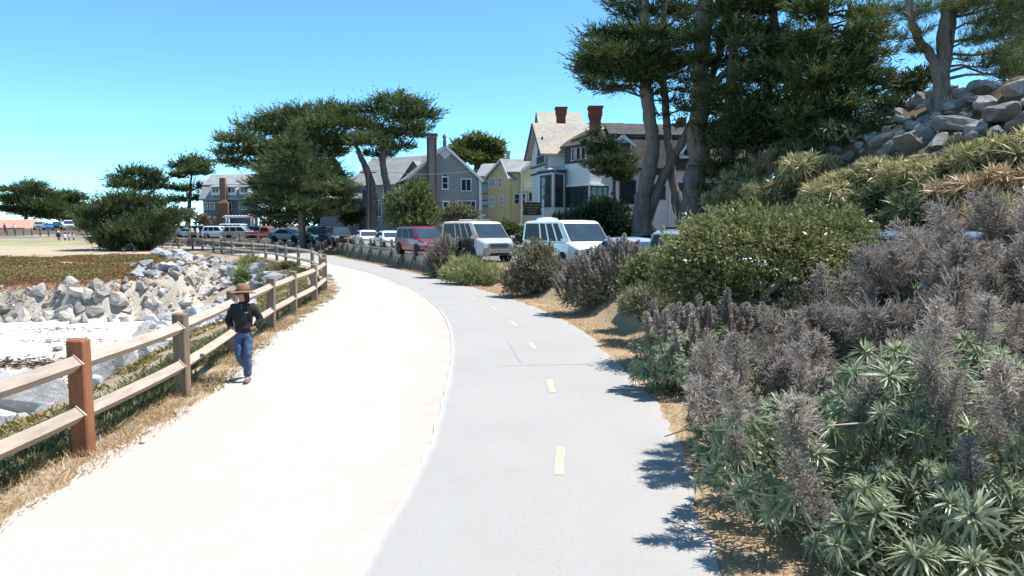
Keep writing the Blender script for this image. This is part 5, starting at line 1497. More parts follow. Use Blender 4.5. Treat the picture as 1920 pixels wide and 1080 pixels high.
FINE = 0.66
def tree(name, label, base, trunks, pads, mat, bark, cat='tree', group=None, dens=1.0, sl=0.55, sw=0.16, k=7, lift=0.32, out=1.1, flat=0.35, limbs=True, lower=True, spread=.4):
    """trunks: list of (points, radii); pads: (centre, rx, rz). Everything at its own place in the world."""
    root = empty(name, tuple(base), label=label, cat=cat, group=group)
    b = Vector(base)
    mb = MB()
    tp = []
    for pts, rad in trunks:
        pts = [Vector(p) for p in pts]
        n = 5; sm_pts = []; sm_rad = []
        arr = np.array([tuple(p) for p in pts]);
        cur = spline3(arr, 6 * len(pts)); rs = np.interp(np.linspace(0, 1, len(cur)), np.linspace(0, 1, len(rad)), rad)
        wob = NR.normal(size=cur.shape) * rs[:, None] * 0.10
        cur = cur + wob
        rs = rs * NR.uniform(.92, 1.08, len(rs)); rs[0] *= 1.35
        mb.tube([tuple(p) for p in cur], list(rs), 10)
        tp.append(cur)
    alltp = np.concatenate(tp)
    mb.build('trunk', bark, root, world=True)
    C_, D_, T_ = [], [], []
    for (c, rx, rz) in pads:
        lb = MB()
        c = np.array(tuple(c))
        # limb from a lower point of the trunk
        if limbs:
            dd = np.linalg.norm((alltp - c) * np.array([1, 1, 1.0]), axis=1) + 0.9 * np.maximum(0, alltp[:, 2] - c[2] + 0.15 * 0)
            j = int(np.argmin(dd)); st = alltp[j]
            L = np.linalg.norm(c - st)
            if L > 0.4:
                m1 = st * .6 + c * .4 + np.array([0, 0, .05 * L]) + NR.normal(size=3) * .05 * L
                m2 = st * .25 + c * .75 + np.array([0, 0, .0]) + NR.normal(size=3) * .04 * L
                r = min(.16, .035 + .018 * L)
                lb.tube([tuple(st), tuple(m1), tuple(m2), tuple(c)], [r, r * .75, r * .5, r * .2], 6)
                for _ in range(3):
                    e = c + np.array([NR.normal() * rx * .55, NR.normal() * rx * .4, NR.normal() * rz * .4])
                    lb.tube([tuple(m2), tuple((m2 + e) / 2 + NR.normal(size=3) * .1), tuple(e)], [r * .4, r * .28, r * .1], 4)
            o2 = unit((c - st) * np.array([1, 1, .4]))
        else:
            o2 = np.zeros(3)
        if lb.v: lb.build('limb', bark, root, world=True)
        n = int(dens * 2.2 * (rx * rx * 9 + rx * rz * 14))
        u, p = ball(n, 0.25)
        p = p * np.array([rx, rx * .85, rz * .9])
        p[:, 2] = np.where(p[:, 2] < 0, p[:, 2] * (1 if lower else .5), p[:, 2])
        # ragged outline: push some sprays further outwards
        rag = 1 + (NR.random(n) < .28) * NR.uniform(.0, .6, n)
        p[:, :2] *= rag[:, None]
        d = unit(u * np.array([1, 1, .5]) * .8 * out + o2 * .5 + np.array([0, 0, lift]) + NR.normal(size=(n, 3)) * .25)
        C_.append(c + p); D_.append(d); T_.append(np.full(n, NR.uniform(-.18, .22)))
    C_ = np.concatenate(C_); D_ = np.concatenate(D_)
    s, d, l, w = sprays(C_, D_, k, sl * 1.05, sw * .62, spread)
    tone = np.clip(np.repeat(NR.random(len(C_)) * .65 + np.concatenate(T_), k), 0, 1) + NR.random(len(s)) * .3
    me = leafmesh('crown', s - np.array(tuple(b)), d, l, w, mat, tone)
    link('crown', me, root)
    return root
def spline3(pts, n):
    seg = np.r_[0, np.cumsum(np.linalg.norm(np.diff(pts, axis=0), axis=1))]
    t = np.linspace(0, seg[-1], n); m = np.gradient(pts, seg, axis=0) if len(pts) > 2 else np.repeat((pts[1:] - pts[:1]) / seg[-1], 2, 0)
    i = np.clip(np.searchsorted(seg, t, side='right') - 1, 0, len(seg) - 2)
    h = (seg[i + 1] - seg[i])[:, None]; s = ((t - seg[i]) / (seg[i + 1] - seg[i]))[:, None]
    return (2 * s**3 - 3 * s**2 + 1) * pts[i] + (s**3 - 2 * s**2 + s) * h * m[i] + (-2 * s**3 + 3 * s**2) * pts[i + 1] + (s**3 - s**2) * h * m[i + 1]
def padpx(lst, Y, dy=1.5, k=1.0):
    out = []
    for (u, v, a, b) in lst:
        y = Y + NR.uniform(-dy, dy)
        out.append((P(u, v, y), a * PXM(y) * k, b * PXM(y) * k))
    return out
def blob(u0, u1, v0, v1, n, a, bq, Y, dy):
    return padpx([(NR.uniform(u0, u1), NR.uniform(v0, v1), NR.uniform(.7, 1.2) * a, NR.uniform(.7, 1.2) * bq) for _ in range(n)], Y, dy)
def tk(lst, Y, rad, dy=0.0):
    return ([P(u, v, Y + dy * i) for i, (u, v) in enumerate(lst)], rad)

# ---- the wind-swept pair in the middle distance
tree('windswept_cypress', 'flat-topped wind-swept cypress with a spreading crown left of the grey house', P(655, 416, 82),
     [tk([(655, 420), (648, 350), (625, 300), (590, 262), (560, 235)], 82, [.55, .5, .42, .3, .12]), tk([(648, 350), (610, 310), (540, 285), (470, 275), (430, 280)], 82, [.4, .33, .26, .18, .06])],
     padpx([(560, 213, 45, 11), (520, 222, 45, 12), (490, 240, 50, 14), (455, 262, 45, 13), (425, 285, 28, 10), (620, 207, 45, 12), (600, 235, 55, 15), (545, 245, 60, 16), (480, 285, 45, 14), (415, 262, 14, 6), (640, 225, 45, 14),
            (655, 208, 26, 10), (590, 265, 55, 16), (530, 275, 55, 15), (640, 262, 45, 14), (440, 305, 30, 9), (500, 310, 40, 12), (575, 300, 40, 12), (620, 285, 40, 12), (415, 300, 16, 7)], 82, 2.5), M['cypress'], M['bark'], group='wind-swept cypresses', dens=1.0, sl=.75, sw=.2, k=8)
tree('windswept_cypress', 'wind-swept cypress with layered crown leaning right over the grey house', P(715, 416, 79),
     [tk([(698, 420), (697, 360), (688, 320), (675, 290), (660, 255)], 79, [.6, .55, .45, .3, .12]), tk([(728, 420), (726, 350), (718, 310), (722, 270), (742, 220)], 79, [.45, .4, .36, .25, .1])],
     padpx([(745, 184, 22, 8), (722, 190, 30, 9), (765, 196, 40, 10), (795, 212, 34, 9), (815, 222, 15, 5), (705, 208, 40, 12), (755, 220, 50, 13), (680, 235, 42, 14), (780, 240, 36, 11), (735, 250, 52, 14), (690, 265, 48, 14), (745, 276, 36, 10), (710, 290, 34, 9), (785, 255, 18, 6)], 79, 2.5), M['cypress'], M['bark'], group='wind-swept cypresses', dens=1.0, sl=.72, sw=.19, k=8)
# ---- young broad cypress beside the plank wall
b = G(568, 470); bb = Vector((P(568, 460, 75).x, 75, 0))
tree('young_cypress', 'bushy young cypress with bare lower trunk standing before the plank wall', bb,
     [([bb, P(567, 430, 75), P(563, 380, 75), P(558, 320, 75), P(553, 250, 75)], [.42, .32, .28, .2, .06])],
     padpx([(480, 402, 20, 6), (655, 380, 20, 6), (645, 395, 24, 6), (470, 385, 14, 5), (551, 242, 8, 12), (553, 255, 14, 16), (548, 275, 30, 16), (568, 285, 36, 15), (535, 298, 42, 14), (585, 308, 45, 14), (515, 322, 40, 13), (560, 322, 55, 15), (612, 330, 42, 12), (640, 345, 26, 9), (500, 345, 36, 12), (545, 350, 58, 14), (595, 355, 55, 13), (640, 365, 26, 8),
            (495, 372, 28, 10), (530, 380, 45, 12), (575, 385, 50, 12), (615, 385, 36, 9), (510, 398, 26, 8), (545, 405, 36, 8), (485, 355, 16, 6), (598, 402, 26, 6)], 75, 3.0, 1.12) + blob(505, 630, 330, 400, 14, 40, 13, 75, 2.5), M['cypress_young'], M['bark'], dens=1.3, sl=.62, sw=.16, k=8, lift=.35)
# ---- bushy cypress on the bluff, left
b = P(240, 470, 84); b.z = tz(b.x, 84) - .1
pads = []
for (u, v, a, bq) in ((240, 375, 34, 16), (205, 385, 34, 16), (280, 382, 36, 16), (170, 405, 28, 14), (225, 405, 45, 18), (275, 408, 45, 18), (315, 405, 26, 14), (190, 425, 40, 16), (245, 430, 50, 18), (295, 428, 40, 16), (200, 448, 36, 14), (250, 452, 50, 14), (285, 448, 36, 12), (165, 425, 20, 10), (325, 418, 14, 8), (215, 462, 30, 8), (265, 464, 30, 7)):
    pads.append((P(u, v, 84 + NR.uniform(-2, 2)), a * PXM(84), bq * PXM(84)))
tree('bushy_cypress', 'low rounded bushy cypress on the bluff behind the bicycle', b, [([b, b + Vector((0, 0, 2)), b + Vector((.3, 0, 5))], [.3, .25, .05])], pads, M['cypress_young'], M['bark_dark'], dens=1.7, sl=.7, sw=.18, k=8, lift=.7, limbs=False)
# ---- far cypresses on the left
for (base, tr, pl, Y, lab, m) in (
    ((262, 420), [[(262, 430), (258, 390), (250, 350), (240, 330)], [(258, 390), (285, 360), (300, 345)]], [(250, 324, 26, 7), (225, 335, 22, 7), (275, 326, 26, 7), (240, 345, 30, 8), (290, 338, 26, 8), (215, 350, 12, 5), (300, 350, 22, 6), (265, 352, 26, 7)], 132, 'dark umbrella-shaped cypress rising behind the bushy cypress', 'cypress_dark'),
    ((350, 415), [[(352, 430), (355, 380), (358, 340), (362, 315)]], [(362, 304, 26, 6), (340, 312, 22, 6), (382, 310, 18, 6), (360, 322, 30, 7), (335, 330, 16, 5), (385, 325, 12, 5), (345, 355, 26, 5), (365, 372, 24, 5), (330, 375, 20, 5), (375, 350, 12, 5)], 138, 'slender open cypress just left of the blue-grey house', 'cypress'),
    ((50, 425), [[(50, 436), (48, 400), (50, 370), (55, 350)]], [(55, 347, 20, 6), (75, 348, 14, 5), (30, 356, 28, 6), (65, 362, 36, 9), (95, 368, 26, 8), (30, 376, 36, 9), (80, 384, 36, 10), (20, 392, 28, 8), (60, 398, 40, 10), (110, 390, 24, 8), (95, 404, 36, 8), (15, 372, 18, 5)], 172, 'broad cypress beside the salmon-roofed building at far left', 'cypress'),
    ((130, 425), [[(130, 432), (130, 400), (135, 375)]], [(130, 366, 20, 8), (148, 372, 18, 7), (118, 380, 24, 8), (145, 388, 26, 9), (125, 402, 30, 9), (160, 398, 20, 8), (170, 412, 24, 8), (140, 415, 26, 8)], 185, 'darker cypress clump behind the distant parked cars', 'cypress_dark')):
    tree('far_cypress', lab, P(base[0], base[1], Y), [tk(t, Y, list(np.linspace(.5, .1, len(t)))) for t in tr], padpx(pl, Y, 3), M[m], M['bark_dark'], group='distant cypresses', dens=.75, sl=1.1, sw=.34, k=6)
tree('garden_pine', 'small dark pine with thin trunk in front of the white house windows', P(1152, 410, 61),
     [tk([(1158, 415), (1152, 370), (1150, 330), (1135, 290), (1122, 245)], 61, [.16, .14, .12, .09, .04])],
     padpx([(1118, 250, 12, 10), (1128, 270, 20, 10), (1150, 300, 26, 12), (1165, 318, 24, 11), (1135, 292, 20, 10), (1108, 308, 16, 7), (1150, 322, 30, 10), (1178, 300, 14, 7), (1098, 268, 9, 6), (1115, 285, 14, 7), (1160, 285, 18, 8), (1145, 270, 14, 9), (1170, 335, 16, 7)], 61, .8, 1.25), M['shrub_dark'], M['bark_dark'], dens=4.5, sl=.36, sw=.12, k=8)
# ---- rounded oak behind the houses
ob = P(895, 330, 118)
opads = [(P(u, v, 118 + NR.uniform(-3, 3)), a * PXM(118), c * PXM(118)) for (u, v, a, c) in ((895, 262, 26, 12), (870, 272, 22, 12), (925, 272, 22, 12), (855, 285, 16, 12), (905, 282, 34, 16), (935, 290, 14, 12), (880, 296, 28, 14), (915, 300, 28, 12), (860, 302, 14, 8))]
tree('round_oak', 'dense rounded green tree behind the yellow house', ob, [([ob, P(895, 300, 118), P(897, 275, 118)], [.6, .5, .2])], opads, M['oak'], M['bark_dark'], dens=2.2, sl=.55, sw=.42, k=6, lift=.3, limbs=False)

# ---- tall Monterey cypresses on the right
TB = P(1215, 415, 50); TB.z = tz(TB.x, 50)
tree('monterey_cypress', 'tall forked cypress with pale twisted double trunk before the white house', TB,
     [tk([(1208, 440), (1203, 390), (1217, 320), (1224, 280), (1214, 190), (1206, 90), (1208, -40), (1200, -120)], 50, [.75, .55, .46, .44, .38, .33, .3, .2]),
      tk([(1200, 440), (1222, 385), (1252, 315), (1285, 255), (1322, 175), (1352, 90), (1372, 0), (1380, -80)], 50, [.6, .34, .27, .26, .24, .24, .22, .15], .08)],
     padpx([(1150, 70, 36, 10), (1118, 88, 34, 9), (1185, 60, 34, 12), (1105, 110, 30, 9), (1140, 108, 40, 13), (1180, 95, 36, 13), (1090, 130, 22, 7), (1120, 140, 36, 12), (1160, 138, 40, 13), (1112, 160, 26, 7), (1145, 168, 24, 6), (1200, 130, 30, 14), (1225, 60, 40, 14), (1235, 100, 40, 14), (1245, 145, 30, 12),
            (1190, 25, 40, 9), (1165, 5, 30, 5), (1240, 20, 46, 14), (1150, -20, 40, 6), (1230, -30, 60, 14), (1275, 75, 36, 13), (1270, 125, 30, 12), (1170, 165, 20, 6), (1225, 175, 24, 8)], 50, 1.8, 1.18) + blob(1110, 1260, 60, 150, 14, 40, 11, 50, 2.2), M['cypress'], M['bark'], dens=1.55, sl=.6, sw=.13, k=8)
tree('monterey_cypress', 'slim straight cypress trunk between the forked and the thick one', P(1275, 418, 50.5),
     [tk([(1282, 440), (1270, 380), (1257, 310), (1250, 230), (1243, 120), (1246, 0), (1250, -90)], 50.5, [.45, .32, .27, .25, .22, .2, .12])],
     padpx([(1260, 190, 28, 9), (1285, 205, 24, 9), (1240, 215, 18, 7), (1290, 170, 30, 10), (1280, 20, 46, 14), (1300, 60, 40, 14), (1290, 110, 34, 12), (1270, -20, 50, 12), (1270, 235, 18, 6)], 50.5, 1.6), M['cypress_dark'], M['bark'], dens=1.3, sl=.58, sw=.13, k=8)
tree('monterey_cypress', 'thickest grey cypress trunk right of the white house front', P(1302, 415, 48.5),
     [tk([(1298, 440), (1300, 380), (1306, 300), (1312, 200), (1316, 100), (1322, 0), (1325, -100)], 48.5, [1.0, .74, .66, .58, .5, .46, .4]), tk([(1313, 190), (1345, 150), (1375, 125), (1410, 100)], 48.5, [.3, .26, .2, .1])],
     padpx([(1330, 120, 40, 12), (1310, 30, 50, 16), (1350, 60, 50, 16), (1370, 20, 50, 14), (1340, 200, 34, 10), (1360, 170, 36, 10), (1335, 250, 30, 8), (1370, 230, 34, 9), (1400, 60, 50, 16), (1400, 120, 46, 14), (1340, -20, 70, 14), (1355, 290, 28, 8), (1380, 270, 36, 10), (1345, 330, 36, 9), (1380, 315, 44, 10)], 48.5, 2) + padpx([(1300, 150, 34, 9), (1325, 185, 36, 8), (1290, 205, 24, 6), (1330, 235, 36, 8), (1345, 270, 40, 8), (1310, 110, 36, 10), (1300, 70, 40, 10), (1350, 310, 46, 9), (1340, 355, 40, 9)], 46.8, .5), M['cypress_dark'], M['bark'], dens=1.4, sl=.6, sw=.13, k=8)
tree('monterey_cypress', 'dense dark cypress with many horizontal branches in the middle of the right-hand trees', P(1420, 400, 46),
     [tk([(1395, 430), (1370, 330), (1368, 220), (1375, 100), (1380, -60)], 47, [.5, .42, .36, .3, .2]), tk([(1390, 350), (1425, 240), (1445, 130), (1450, -40)], 46.5, [.4, .34, .28, .2])],
     blob(1350, 1530, -40, 310, 60, 50, 13, 46.5, 2.6) + padpx([(1400, 345, 50, 10), (1370, 370, 44, 9), (1440, 320, 50, 11), (1345, 385, 30, 8), (1420, 375, 50, 10), (1400, 395, 50, 9)], 46, 1.5), M['cypress_dark'], M['bark_dark'], dens=1.35, sl=.6, sw=.13, k=8)
tree('monterey_cypress', 'full drooping cypress at the right end of the dark tree mass', P(1560, 330, 43),
     [tk([(1560, 360), (1545, 260), (1540, 150), (1545, 30), (1550, -80)], 43, [.5, .44, .38, .3, .2])],
     blob(1490, 1640, -30, 200, 44, 46, 13, 43, 2.4) + blob(1490, 1610, 180, 300, 22, 42, 11, 43, 2.2) + padpx([(1640, 60, 34, 8), (1655, 100, 28, 7), (1640, 140, 34, 8), (1620, 175, 34, 9), (1645, 20, 34, 9), (1660, 70, 20, 5)], 43, 1), M['cypress'], M['bark_dark'], dens=1.35, sl=.58, sw=.13, k=8)
p_ = hill_pt(1768, 205) or P(1768, 205, 46)
YP = p_.y
tree('hill_pine', 'open forked pine with grey trunks standing among the hillside boulders', p_,
     [tk([(1768, 212), (1765, 160), (1770, 80), (1778, 0), (1785, -80)], YP, [.5, .36, .33, .28, .2]), tk([(1765, 170), (1748, 110), (1718, 65), (1706, 0), (1712, -70)], YP, [.3, .24, .22, .18, .1]), tk([(1768, 205), (1776, 130), (1788, 40), (1782, -60)], YP, [.2, .15, .12, .08], .05)],
     padpx([(1850, 40, 40, 14), (1890, 60, 40, 16), (1830, 75, 30, 10), (1880, 100, 36, 14), (1905, 130, 30, 14), (1850, 120, 30, 10), (1720, 95, 24, 7), (1690, 70, 20, 5), (1715, 30, 26, 8), (1745, 15, 26, 9), (1800, 20, 30, 10), (1840, 0, 50, 14), (1900, 10, 50, 16), (1680, 20, 24, 8), (1730, 60, 18, 6), (1810, 110, 16, 6), (1875, 140, 24, 8), (1760, -20, 60, 12)], YP, 1.6, 1.15), M['pine'], M['bark'], dens=3.0, sl=.5, sw=.05, k=12, lift=.5, spread=.6)
tree('hill_pine', 'dark leafy tree at the right edge behind the boulders', P(1925, 170, 50), [tk([(1930, 200), (1925, 100), (1920, 0)], 50, [.4, .3, .2])],
     padpx([(1915, 80, 30, 22), (1900, 120, 28, 16), (1930, 130, 40, 20), (1925, 40, 40, 20), (1905, 150, 24, 10)], 50, 1.5), M['shrub_dark'], M['bark_dark'], dens=2.2, sl=.4, sw=.2, k=7)

# ------------------------------------------------------------------ leafy shrubs: foliage shell over stems
def shrub(name, label, base, lobes, mat, n, L, W, cat='shrub', group=None, stems=6, upright=.5, stem_mat=None, tonef=None, bias=.35):
    """lobes: (centre, rx, ry, rz)"""
    root = empty(name, tuple(base), label=label, cat=cat, group=group)
    b = np.array(tuple(base))
    vol = np.array([(rx * rz + rx * ry + ry * rz) for (_, rx, ry, rz) in lobes]); vol = vol / vol.sum()
    Ps, Ds, Ts = [], [], []
    mb = MB()
    for (c, rx, ry, rz), f in zip(lobes, vol):
        c = np.array(tuple(c)); m = int(n * f)
        u, p = ball(m, bias)
        ax = np.array([rx, ry, rz])
        # lumpy surface
        lump = 1 + .20 * np.sin(u[:, 0] * 5 + c[0] * 3) * np.cos(u[:, 1] * 5 + c[1]) + .14 * np.sin(u[:, 2] * 9 + u[:, 0] * 7)
        p = p * ax * lump[:, None]
        Ps.append(c + p); Ds.append(unit(u + NR.normal(size=(m, 3)) * .7 + np.array([0, 0, upright])))
        Ts.append(NR.random(m) * .75 + .25 * NR.random())
        nsh = max(3, m // 160)
        sd = unit(NR.normal(size=(nsh, 3)) + np.array([0, 0, .5])); q = 16
        tt = NR.uniform(.85, 1.28, (nsh, q))
        sp = (sd[:, None, :] * tt[..., None]).reshape(-1, 3) * ax + NR.normal(size=(nsh * q, 3)) * L * .35
        Ps.append(c + sp); Ds.append(unit(np.repeat(sd, q, 0) + NR.normal(size=(nsh * q, 3)) * .6 + np.array([0, 0, upright]))); Ts.append(NR.random(nsh * q) * .8 + .15)
        for _ in range(max(1, stems // len(lobes))):
            e = c + unit(NR.normal(size=3) + np.array([0, 0, .4])) * ax * .75
            q = b + NR.normal(size=3) * np.array([.12, .12, 0]) * rx
            mb.tube([tuple(q), tuple((q + e) / 2 + NR.normal(size=3) * .12 * rx), tuple(e)], [.03 + .012 * rx, .02 + .008 * rx, .006], 5)
    mb.build('stems', stem_mat or M['stem_dark'], root, world=True)
    Pz = np.concatenate(Ps); Dz = np.concatenate(Ds); Tz = np.concatenate(Ts)
    m = len(Pz)
    link('foliage', leafmesh('foliage', Pz - b, Dz, L * NR.uniform(.6, 1.25, m), W * NR.uniform(.6, 1.2, m), mat, Tz), root)
    return root
def lobe(u, v, Y, a, c, ry=None):
    k = PXM(Y); return (P(u, v, Y), a * k, (ry if ry else a * .85) * (k if not ry else 1), c * k)
def base_at(u, Y):
    x = (u - 960) / FPX * Y; return Vector((x, Y, tz(x, Y)))
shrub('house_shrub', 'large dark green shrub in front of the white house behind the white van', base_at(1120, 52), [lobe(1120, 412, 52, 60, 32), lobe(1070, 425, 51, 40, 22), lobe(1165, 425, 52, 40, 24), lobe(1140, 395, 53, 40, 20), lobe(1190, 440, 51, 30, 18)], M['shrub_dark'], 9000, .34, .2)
shrub('house_shrub', 'tall feathery green bush in front of the grey house chimney', base_at(775, 66), [lobe(775, 375, 66, 36, 30), lobe(745, 395, 66, 26, 26), lobe(800, 400, 66, 26, 28), lobe(775, 412, 66, 45, 20), lobe(785, 352, 66, 18, 16)], M['green_bush'], 7000, .5, .14, upright=1.2)
shrub('house_shrub', 'pale grey-brown shrub under the grey house windows', base_at(862, 76), [lobe(858, 398, 76, 26, 14), lobe(880, 404, 76, 18, 10), lobe(838, 404, 76, 14, 10)], M['grey_bush'], 2500, .4, .14)
shrub('house_shrub', 'small green plants behind the old silver van by the white fence', base_at(960, 58), [lobe(955, 432, 58, 22, 12), lobe(985, 440, 58, 20, 10)], M['green_bush'], 1600, .4, .16)
shrub('house_shrub', 'rounded olive shrub left of the blue-grey house', base_at(348, 122), [lobe(345, 402, 122, 20, 11), lobe(380, 412, 120, 16, 9), lobe(325, 405, 122, 14, 9)], M['grey_bush'], 3000, .5, .24)
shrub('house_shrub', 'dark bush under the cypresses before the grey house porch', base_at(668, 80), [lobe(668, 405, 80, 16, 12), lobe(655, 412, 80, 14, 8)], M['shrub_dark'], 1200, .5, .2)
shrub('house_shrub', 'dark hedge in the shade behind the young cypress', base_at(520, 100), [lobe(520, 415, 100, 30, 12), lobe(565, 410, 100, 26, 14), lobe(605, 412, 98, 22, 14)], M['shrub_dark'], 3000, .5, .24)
# plants on the head of the cove
shrub('bank_shrub', 'bright yellow-green shrub above the rock armour', base_at(470, 53), [lobe(468, 492, 52, 22, 13), lobe(456, 512, 50, 16, 12), lobe(480, 505, 51, 14, 10)], M['pale_bush'], 2600, .26, .07, upright=1.0, group='shrubs at the head of the cove')
shrub('bank_shrub', 'olive spreading shrub below the fence bend', base_at(515, 47), [lobe(520, 508, 47, 30, 10), lobe(495, 500, 49, 18, 8), lobe(545, 515, 46, 20, 8), lobe(505, 520, 45, 20, 7)], M['grey_bush'], 3200, .24, .08, group='shrubs at the head of the cove')
shrub('bank_shrub', 'low green mat plant hanging over the rocks near the fence', base_at(560, 42), [lobe(565, 512, 42, 18, 7), lobe(540, 498, 46, 18, 6)], M['green_bush'], 1500, .2, .08, group='shrubs at the head of the cove')
shrub('bank_shrub', 'small olive shrub on the rocks under the yellow-green one', base_at(455, 45), [lobe(455, 520, 45, 14, 10), lobe(448, 530, 44, 8, 7)], M['green_bush'], 1100, .2, .08, group='shrubs at the head of the cove')

# ------------------------------------------------------------------ rosettes, spikes, plumes
def blade_leaves(az, el, L, W, droop, nseg=3, r0=.02):
    """curved lance-shaped leaves starting near the origin; returns V, F(tri), tone helper"""
    n = len(az)
    Vs, Fs, Ts = [], [], []
    prof = [0.35, 1.0, 0.78, 0.0]
    for i in range(n):
        d = np.array([math.cos(az[i]) * math.cos(el[i]), math.sin(az[i]) * math.cos(el[i]), math.sin(el[i])])
        h = np.array([math.cos(az[i]), math.sin(az[i]), 0]); s = np.array([-h[1], h[0], 0])
        base = h * r0
        tone = NR.random()
        idx = sum(len(v) for v in Vs)
        vs = []
        for k in range(nseg + 1):
            t = k / nseg
            c = base + d * (L[i] * t) + np.array([0, 0, -1]) * droop[i] * L[i] * t * t + h * (droop[i] * .25 * L[i] * t * t)
            w = W[i] * prof[k] / 2
            if k < nseg: vs += [c - s * w, c + s * w]
            else: vs += [c]
        Vs.append(vs)
        for k in range(nseg - 1):
            a = idx + 2 * k; Fs += [(a, a + 1, a + 3), (a, a + 3, a + 2)]
        a = idx + 2 * (nseg - 1); Fs.append((a, a + 1, a + 2))
        Ts += [tone * .7 + .25 * (k / (len(vs) - 1)) for k in range(len(vs))]
    V = np.array([p for v in Vs for p in v]); return V, np.array(Fs), np.array(Ts)
def rosette(name, mat, n=30, L=.17, W=.032, lo=-15, hi=78, droop=.25):
    k = np.arange(n)
    az = k * 2.39996 + NR.normal(size=n) * .3
    f = (k + .5) / n
    el = np.radians(lo + (hi - lo) * f ** 1.0) + NR.normal(size=n) * .16
    V, F, T = blade_leaves(az, el, L * (1.05 - .45 * f) * NR.uniform(.85, 1.15, n), W * NR.uniform(.85, 1.15, n), droop * (1.1 - f) * NR.uniform(.6, 1.3, n))
    return np_mesh(name, V, F, mat, attr=T)
ROS = [rosette('leaf_rosette', M['echium_leaf'], int(NR.integers(46, 70)), NR.uniform(.17, .22), NR.uniform(.020, .026), NR.uniform(-40, -15), NR.uniform(70, 86), NR.uniform(.3, .6)) for _ in range(9)]
ROS_FAR = [rosette('leaf_rosette', M['echium_far'], 14, .22, .05) for _ in range(3)]
ALO = [rosette('leaf_rosette', M['aloe'], 30, .52, .042, -25, 75, .55) for _ in range(4)]
ALO_R = [rosette('leaf_rosette', M['aloe_red'], 28, .52, .042, -35, 70, .65) for _ in range(4)]
ALO_D = [rosette('leaf_rosette', M['aloe_dark'], 26, .55, .045, -25, 75, .45) for _ in range(3)]
def spike_mesh(name, mat, L=.42, r=.06, n=150):
    """compact upright cone of spent florets"""
    t = NR.random(n) ** .85
    az = NR.uniform(0, 6.283, n)
    rad = r * (np.sin(np.pi * np.clip(t * .86 + .12, 0, 1)) ** .6)
    p = np.stack([np.cos(az) * rad * .45, np.sin(az) * rad * .45, t * L], -1)
    d = unit(np.stack([np.cos(az), np.sin(az), .5 + 0 * az], -1) + NR.normal(size=(n, 3)) * .25)
    l = rad * NR.uniform(.7, 1.2, n) + .01
    V, F = leaf_quads(p, d, l, np.full(n, .020) * NR.uniform(.7, 1.3, n))
    # core
    m = 6; cv = []; cf = []
    zs = [(-.22, .007), (0, .02), (.3 * L, r * .5), (.7 * L, r * .45), (L * .98, .008)]
    for i, (z, q) in enumerate(zs):
        cv += [(q * math.cos(2 * math.pi * k / m), q * math.sin(2 * math.pi * k / m), z) for k in range(m)]
    for i in range(len(zs) - 1):
        for k in range(m): cf.append((i * m + k, i * m + (k + 1) % m, (i + 1) * m + (k + 1) % m, (i + 1) * m + k))
    V2 = np.concatenate([V, np.array(cv)]); F2 = np.concatenate([F, np.array(cf) + len(V)])
    tone = np.concatenate([np.repeat(NR.random(n), 4), np.full(len(cv), .05)])
    return np_mesh(name, V2, F2, mat, attr=tone)
def plume_mesh(name, mat, L=.5, r=.15, n=190):
    """loose feathery dried panicle: thin curling branchlets on a pale stem"""
    Vs, Fs, Ts = [], [], []
    c = 0
    for i in range(n):
        t = NR.random() ** .9
        az = NR.uniform(0, 6.283)
        rr = r * (math.sin(math.pi * min(1, t * .8 + .2)) ** .5) * NR.uniform(.5, 1.15)
        h = np.array([math.cos(az), math.sin(az), 0]); s = np.array([-h[1], h[0], 0])
        p = np.array([0, 0, t * L]); up = NR.uniform(.25, .8); curl = NR.uniform(-.5, .6)
        w = .0034; tone = NR.random()
        pts = []
        for k in range(4):
            q = k / 3
            pts.append(p + h * (rr * q) + np.array([0, 0, up * rr * q - curl * rr * q * q]) + s * (NR.normal() * .015 * q))
        side = unit(s + np.array([0, 0, NR.normal() * .8]))
        for k, q in enumerate(pts): Vs += [q - side * w, q + side * w]; Ts += [tone * .7 + .1 * k] * 2
        for k in range(3): a = c + 2 * k; Fs.append((a, a + 1, a + 3, a + 2))
        c += 8
        for _ in range(2):  # tiny bracts along the branchlet
            q = pts[NR.integers(1, 4)]; e = unit(NR.normal(size=3)) * .018; g = unit(NR.normal(size=3)) * .005
            Vs += [q, q + e * .5 + g, q + e, q + e * .5 - g]; Ts += [tone] * 4; Fs.append((c, c + 1, c + 2, c + 3)); c += 4
    for i in range(3):
        pass
    # stem
    m = 4
    for z, q in ((-.45, .008), (0, .007), (L, .003)):
        Vs += [np.array([q * math.cos(2 * math.pi * k / m), q * math.sin(2 * math.pi * k / m), z]) for k in range(m)]; Ts += [.95] * m
    for i in range(2):
        for k in range(m): Fs.append((c + i * m + k, c + i * m + (k + 1) % m, c + (i + 1) * m + (k + 1) % m, c + (i + 1) * m + k))
    return np_mesh(name, np.array(Vs), np.array(Fs), mat, attr=np.array(Ts))
SPK = [spike_mesh('flower_spike', M['plume'], NR.uniform(.36, .46), NR.uniform(.055, .07)) for _ in range(4)]
SPK_FAR = [spike_mesh('flower_spike', M['plume'], .42, .07, 60) for _ in range(3)]
PLU = [plume_mesh('dry_plume', M['plume'], NR.uniform(.36, .6), NR.uniform(.13, .2), 380) for _ in range(6)]
def place(meshes, nm, root, pos, axis, sc, spin=None):
    q = Vector(axis).to_track_quat('Z', 'Y').to_matrix().to_4x4() @ Matrix.Rotation(NR.uniform(0, 6.283), 4, 'Z')
    o = link(nm, meshes[NR.integers(len(meshes))], root)
    o.matrix_basis = Matrix.Translation(Vector(pos) - root.location) @ q @ Matrix.Diagonal((sc, sc, sc * NR.uniform(.85, 1.2), 1))
    return o
